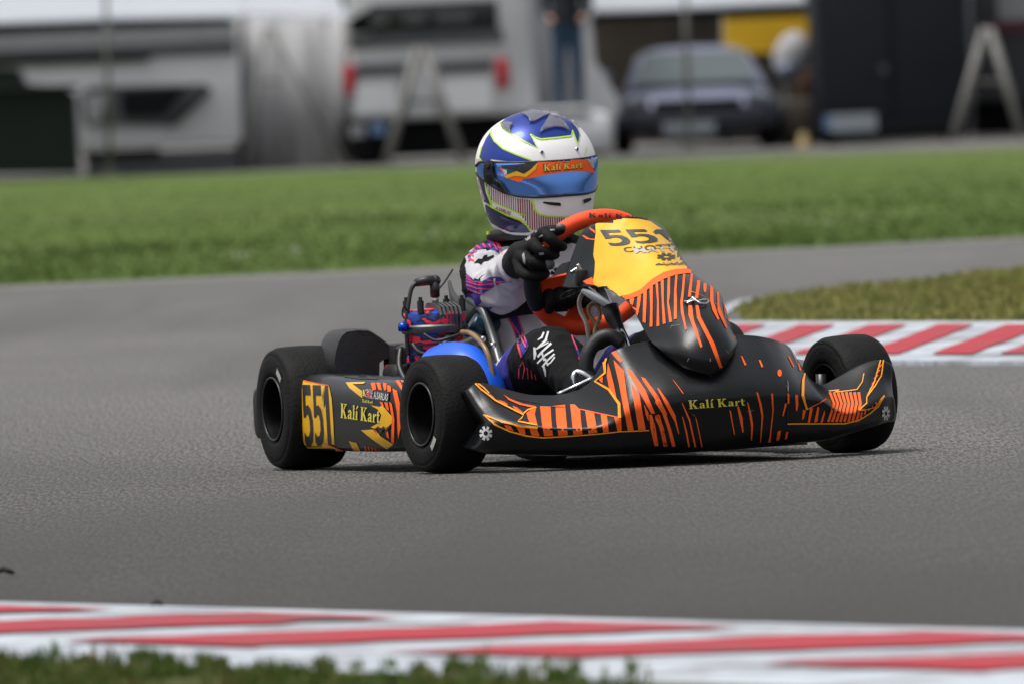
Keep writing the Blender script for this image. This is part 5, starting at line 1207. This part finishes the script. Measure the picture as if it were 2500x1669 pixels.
# ---- gloves with five separate fingers closed on the wheel
def glove(name, wrist, palm, knuckles, fingers, thumb, cuff, pads):
    mb = MB()
    capsule(mb, [cuff, wrist, palm], [.037, .033, .031], 14, 3)
    for kpt in knuckles: capsule(mb, [palm, kpt], [.024, .0145], 12)
    for fg in fingers: capsule(mb, fg, [.0135, .0130, .0124, .0112][:len(fg)], 12, 3)
    capsule(mb, thumb, [.019, .0155, .0142, .0120][:len(thumb)], 12, 3)
    o = mb.build(name, GLOVE, drv); remesh(o, .0028, 2)
    for q in pads:
        mb = MB(); mb.sphere(q[0], q[1], 10); mb.build('knuckle_pad', GLGREY if len(q) < 3 else q[2], o)
    return o
def rp(th, out, fwd):           # point beside the rim: 'out' away from wheel centre, 'fwd' towards the camera side
    d = (ringpt(R(th)) - SWC).normalized(); return ringpt(R(th)) + d * out - EN * fwd * (1 if EN.x < 0 else -1)
S = 1
fing = []; kn_ = []
for k, th in enumerate((140, 152, 164, 176)):
    fing.append([rp(th, .028, .004), rp(th - 1, .021, .024), rp(th - 2, -.001, .0305), rp(th - 3, -.020, .020)]); kn_.append(rp(th, .028, .002))
g1 = glove('glove', (.497, -.126, .440), (.578, -.146, .455), kn_, fing, [(.56, -.128, .468), rp(143, .012, -.02), rp(136, .017, .0), rp(129, .012, .010)], (.462, -.115, .433),
      [(rp(158, -.012, .036), (.008, .012, .013)), (rp(127, .020, .014), (.011, .011, .008))])
marks = MATS['white print']
GT = bvh_of(g1)
decal('glove_marks', g1, GT, SU, [[(800, 265), (830, 250), (842, 258), (808, 275)], [(832, 330), (880, 325), (878, 345), (836, 348)], [(800, 400), (840, 395), (848, 412), (812, 420)], [(892, 208), (930, 203), (938, 213), (900, 220)], [(690, 285), (712, 250), (738, 252), (735, 285), (705, 305)], [(755, 225), (790, 195), (805, 205), (780, 235)], [(664, 420), (680, 400), (692, 450), (694, 510), (676, 480)]], mat('grey glove print', (.28, .28, .28), .6), .0012, 4)
fing = []; kn_ = []
for k in range(4):
    y_ = -.092 + .0235 * k; z_ = .364 + .004 * k; x_ = .575
    fing.append([(x_, y_, z_), (x_ + .026, y_ - .003, z_ + .004), (x_ + .040, y_ - .004, z_ - .016), (x_ + .024, y_ - .002, z_ - .030)]); kn_.append((x_, y_, z_))
g2 = glove('glove', (.520, -.022, .392), (.548, -.045, .378), kn_, fing, [(.55, -.012, .374), (.578, .000, .360), (.598, -.012, .346)], (.495, -.006, .398), [])
decal('glove_marks', g2, bvh_of(g2), SU, line([(975, 770), (1010, 735), (1080, 710), (1105, 715), (1095, 745), (1020, 775), (980, 785)], 7), mat('dark grey glove print', (.05, .05, .05), .5), .0012, 4)
# sleeve cuff
mb = MB(); mb.tube([(.447, -.1130, .426), (.463, -.1140, .433)], [.043, .042], 18); mb.build('cuff', SUIT, drv)

# ---- helmet
HC = Vector((.222, .021, .634)); HYAW, HROLL, HPIT = R(6), R(1.5), R(4)
HM = Matrix.Translation(HC) @ Matrix.Rotation(HYAW, 4, 'Z') @ Matrix.Rotation(HPIT, 4, 'Y') @ Matrix.Rotation(HROLL, 4, 'X')
HT = [(-.137, .060, .060, .050), (-.134, .106, .085, .082), (-.122, .128, .098, .096), (-.100, .142, .110, .106), (-.070, .147, .121, .114), (-.030, .144, .131, .122), (.0, .140, .136, .1265), (.030, .134, .136, .1265), (.060, .121, .126, .118), (.085, .102, .109, .103), (.105, .079, .085, .081), (.120, .052, .056, .054), (.129, .024, .027, .026), (.1315, .0, .0, .0)]
HTn = cr_np(np.array(HT), 6, 0)
def hel(az, w):
    """helmet shell in its own frame: azimuth from the front (left positive), height w"""
    f = np.interp(w, HTn[:, 0], HTn[:, 1]); b = np.interp(w, HTn[:, 0], HTn[:, 2]); s = np.interp(w, HTn[:, 0], HTn[:, 3])
    c, sn = math.cos(az), math.sin(az); rx = f if c > 0 else b; e = .94 if c > 0 else 1.0
    return Vector((rx * (abs(c) ** e) * (1 if c > 0 else -1), s * (abs(sn) ** e) * (1 if sn > 0 else -1), w))
WHITEH = mat('white helmet lacquer', (.84, .835, .835), .32, var=.04, scale=8, coat=.15, dirt=.1)
HTn[:, 3] *= 1.03; ws_ = [r_[0] for r_ in HTn]
mb = MB(); mb.loft([[HM @ hel(2 * math.pi * k / 96, ws_[i]) for k in range(96)] for i in range(0, len(ws_) - 1)]); helmet = mb.build('helmet', WHITEH, drv)
helmet['label'] = 'blue and white full-face helmet with mirrored blue visor'
TH = bvh_of(helmet)
HBLUE = mat('metallic blue lacquer', (.007, .032, .25), .34, metal=.3, var=.25, scale=10, coat=.15)
HNAVY = mat('navy lacquer', (.010, .018, .085), .25, metal=.3, var=.2, coat=.6)
LIME = mat('lime line', (.50, .78, .02), .35, var=.05)
MAROON = mat('maroon stripe', (.24, .012, .03), .4)
def hd(name, polys, material, lift=.0008, cell=6): return decal(name, helmet, TH, HE, polys, material, lift, cell)
hd('crown_print', [[(540, 262), (590, 215), (700, 172), (820, 142), (960, 128), (1070, 140), (1160, 172), (1280, 250), (1345, 325), (1372, 375), (1358, 470), (1350, 498), (1290, 345), (1278, 405), (1120, 425), (960, 440), (905, 420), (850, 385), (880, 450), (918, 525), (800, 470), (660, 392), (575, 330)]], HBLUE)
hd('temple_print', [[(435, 345), (432, 390), (470, 460), (560, 540), (700, 600), (862, 662), (700, 685), (560, 665), (430, 650), (395, 725), (350, 685), (310, 632), (330, 540), (378, 430)]], HBLUE)
hd('lime_stripe', line([(530, 285), (575, 330), (660, 392), (800, 470), (920, 528), (850, 383), (905, 420), (960, 440), (1120, 425), (1280, 405), (1290, 343), (1352, 500), (1372, 375)], 15) + line([(440, 335), (432, 390), (470, 460), (560, 540), (700, 602), (865, 663)], 15) + line([(335, 520), (308, 630), (350, 688), (395, 728)], 13)
   + line([(1440, 520), (1435, 570), (1418, 612)], 8) + line([(545, 240), (530, 280)], 8), LIME, .0014)
hd('navy_print', [[(368, 1130), (440, 1152), (600, 1248), (740, 1302), (805, 1345), (852, 1425), (760, 1432), (640, 1425), (520, 1380), (430, 1325), (385, 1245)], [(262, 700), (300, 745), (335, 800), (355, 880), (375, 1000), (432, 1142), (380, 1110), (330, 1090), (290, 980), (262, 860)]], HNAVY)
hd('side_numeral', [[(272, 820), (305, 850), (340, 980), (375, 1080), (330, 1060), (290, 950)]], mat('pale pink print', (.50, .36, .40), .4), .0014); hd('yellow_patch', [[(300, 1040), (330, 1060), (352, 1110), (355, 1195), (325, 1160)]], mat('dull gold print', (.5, .36, .08), .4), .0014)
chin = [(378, 900), (450, 915), (545, 985), (620, 1030), (720, 1065), (868, 1085), (895, 1190), (940, 1240), (1110, 1262), (1300, 1270), (1180, 1330), (960, 1400), (858, 1405), (800, 1312), (735, 1235), (560, 1150), (435, 1085), (400, 985)]
hd('maroon_stripe', bars(chin, 388, 720, 23, 8, 900, 1420, .03) + bars(chin, 718, 1200, 24, 13, 1060, 1420, .03), MAROON, .0008, 9)
side = [(268, 645), (308, 640), (392, 728), (385, 890), (362, 820), (330, 770), (290, 715)]
hd('faded_stripe', bars(side, 280, 392, 16, 7, 640, 890, .1), mat('faded rose stripe', (.45, .22, .26), .4), .0008)
hd('lime_stripe', line([(385, 1122), (450, 1160), (600, 1240), (740, 1292), (815, 1350), (850, 1412)], [8, 20, 18, 18, 18, 12]) + line([(398, 985), (432, 1090), (560, 1150), (740, 1228), (820, 1246)], [12, 16, 12, 14, 5]) + line([(350, 800), (372, 900), (400, 1010), (436, 1135)], 11) + line([(868, 1080), (890, 1180), (935, 1232), (1010, 1252), (1120, 1262), (1290, 1262), (1420, 1230), (1500, 1195)], [20, 18, 16, 14, 12, 10, 10, 8])
   + line([(262, 690), (330, 770), (352, 805)], 9), LIME, .0016)
hd('driver_name', quad_text(font_polys('A.SARLAS', .02, .15), (488, 1146), (650, 1206), (478, 1178), (640, 1246)), MAROON, .002, 9)
hd('small_lettering', line([(530, 1255), (640, 1300), (745, 1340)], 3) + line([(540, 1275), (640, 1318), (738, 1355)], 3) + line([(545, 1262), (620, 1295)], 8), mat('grey lettering', (.16, .15, .2), .4), .0016)
hd('chin_vent', [[(978, 1104), (1010, 1102), (1160, 1112), (1172, 1122), (1170, 1148), (1120, 1145), (1050, 1135), (990, 1120)], [(1400, 1084), (1440, 1068), (1490, 1058), (1494, 1082), (1460, 1105), (1408, 1126)]], mat('vent black', (.004, .004, .004), .7), .001)
hd('vent_lip', line([(1172, 1118), (1178, 1150), (1120, 1152), (1050, 1142), (985, 1122)], 7) + line([(1400, 1088), (1406, 1132), (1462, 1110), (1498, 1082)], 6), mat('bright white lip', (.7, .7, .7), .3), .003)
for zx, zy in ((970, 577), (1340, 545)):
    h = drop(*HE((zx, zy)), TH); mb = MB(); mb.sphere(h[0] + h[1] * .0005, .0046, 12); mb.build('vent_ring', STEEL, helmet); mb = MB(); mb.sphere(h[0] + h[1] * .003, .0030, 10); mb.build('vent_hole', mat('vent black', (.004, .004, .004), .7), helmet)
# clear smoked spoilers on the crown
SMOKE = mat('smoked clear plastic', (.22, .22, .26), .18, var=.15, scale=30, alpha=.5, coat=.6)
for P_ in ([(540, 292), (600, 265), (672, 286), (645, 320), (640, 350), (660, 385), (600, 350), (555, 320)], [(750, 182), (850, 148), (960, 130), (1090, 160), (1190, 240), (1120, 225), (1050, 192), (985, 213), (930, 245), (890, 265), (842, 272), (828, 225), (790, 195)],
           [(945, 388), (965, 330), (1000, 280), (1050, 198), (1120, 215), (1185, 250), (1225, 310), (1262, 358), (1190, 330), (1120, 320), (1040, 335), (985, 358)], [(1210, 205), (1260, 215), (1320, 275), (1355, 335), (1300, 290), (1250, 240)]):
    o = hd('crown_spoiler', [P_], SMOKE, .0045, 9); md = o.modifiers.new('t', 'SOLIDIFY'); md.thickness = .0025; bake(o)
hd('spoiler_seam', line([(545, 300), (560, 335), (650, 400), (672, 430), (655, 442), (560, 370)], 3) + line([(1160, 215), (1200, 245)], 8), mat('dark grey line print', (.10, .10, .11), .4), .003)  # dark grey lines along the spoiler edges

# visor: a curved shield standing proud of the shell, pivoting at both sides
VISOR = mat('blue mirror visor', (.15, .36, 1.0), .06, metal=.8, var=.10, scale=6, rvar=.03, coat=.3)
def visor_edges(a):
    t = abs(a)
    top_ = np.interp(t, [0, .5, 1.0, 1.35, 1.6, 1.82], [.031, .031, .031, .031, .029, .018]); bot_ = np.interp(t, [0, .45, .8, 1.1, 1.35, 1.6, 1.82], [-.047, -.048, -.046, -.037, -.022, -.008, .0])
    return top_, bot_
rings = []
N1, N2 = 72, 12
for i in range(N1 + 1):
    a = -1.82 + 3.64 * i / N1; tp, bt = visor_edges(a)
    rings.append([])
    for j in range(N2 + 1):
        w_ = bt + (tp - bt) * j / N2; p = hel(a, w_); d = Vector((p.x, p.y, 0)).normalized(); rings[-1].append(HM @ (p + d * float(np.interp(abs(a), [0, 1.2, 1.6, 1.82], [.0042, .004, .0025, .0012]))))
v = [p for r_ in rings for p in r_]; m_ = N2 + 1
visor = mesh('visor', v, [(i * m_ + j, (i + 1) * m_ + j, (i + 1) * m_ + j + 1, i * m_ + j + 1) for i in range(N1) for j in range(N2)], VISOR, helmet)
md = visor.modifiers.new('t', 'SOLIDIFY'); md.thickness = .0025; md.offset = -1; bake(visor)
GASK = mat('black visor gasket', (.006, .006, .007), .5)
for e in (0, 1):
    mb = MB(); mb.tube([HM @ (hel(a, visor_edges(a)[1 - e] + (-.002 if e else .002)) * 1.012) for a in [-1.8 + 3.6 * k / 60 for k in range(61)]], .0032, 8); mb.build('visor_gasket', GASK, helmet)
TV = bvh_of(visor)
def vd(name, polys, material, lift=.0008): return decal(name, visor, TV, HE, polys, material, lift, 6)
vd('orange_sun_stripe', [[(940, 672), (1100, 640), (1250, 630), (1418, 628), (1470, 690), (1510, 745), (1530, 800), (1440, 782), (1340, 777), (1180, 790), (1000, 817), (850, 852), (772, 862), (728, 895), (600, 848), (690, 828), (745, 832), (800, 842), (860, 780)]], ORANGE)
vd('yellow_sun_stripe', [[(572, 826), (700, 776), (782, 806), (850, 762), (930, 684), (905, 760), (802, 843), (742, 832), (690, 828), (600, 852)], [(1440, 640), (1505, 738), (1500, 745), (1478, 700)]], YELLOW, .0016)
vd('sun_strip_black', [[(530, 716), (700, 707), (930, 680), (850, 770), (782, 806), (690, 770), (600, 750), (560, 742)]], BLACKINK, .0012)
vd('flag_red', [[(530, 745), (560, 753), (583, 822)]], ORANGE, .002); vd('flag_white', [[(560, 753), (602, 765), (605, 803), (583, 822)]], WHITEP, .002); vd('flag_green', [[(602, 765), (660, 772), (700, 776), (605, 806)]], mat('flag green', (.01, .08, .03), .4), .002)
vd('visor_lettering_edge', quad_text(serif_kali(), (978, 702), (1404, 668), (985, 790), (1400, 752)), BLACKINK, .002)
vd('visor_lettering', quad_text([[(x, y) for x, y in q] for q in serif_kali()], (990, 710), (1396, 678), (992, 778), (1392, 742)), LETTER, .003)
vd('visor_end_plate', [[(1422, 628), (1500, 612), (1522, 742), (1508, 742), (1470, 690)]], mat('clear grey plate', (.42, .42, .45), .3), .0016)
# pivot cover with its screws
pv = decal('pivot_cover', helmet, TH, HE, [[(397, 700), (430, 662), (470, 668), (486, 720), (478, 780), (500, 850), (560, 890), (610, 965), (650, 1022), (560, 965), (500, 910), (430, 898), (400, 866), (388, 780)]], GASK, .0068, 6)
md = pv.modifiers.new('t', 'SOLIDIFY'); md.thickness = .004; bake(pv)
def knob(zx, zy, r_, material):
    h = drop(*HE((zx, zy)), TH); mb = MB(); q = h[1].to_track_quat('Y', 'Z').to_matrix(); mb.lathe([(.005, 0), (.0125, 0), (.0135, r_ * .5), (.0125, r_ * .92), (.010, r_), (.004, r_)], 20, h[0], q); mb.build('pivot_knob', material, helmet, True, 50)
GLK = mat('gloss black knob', (.008, .008, .009), .18)
knob(437, 720, .0082, GLK); knob(445, 838, .0105, GLK); knob(530, 900, .0075, GLK); knob(437, 720, .0045, ENGBLACK)
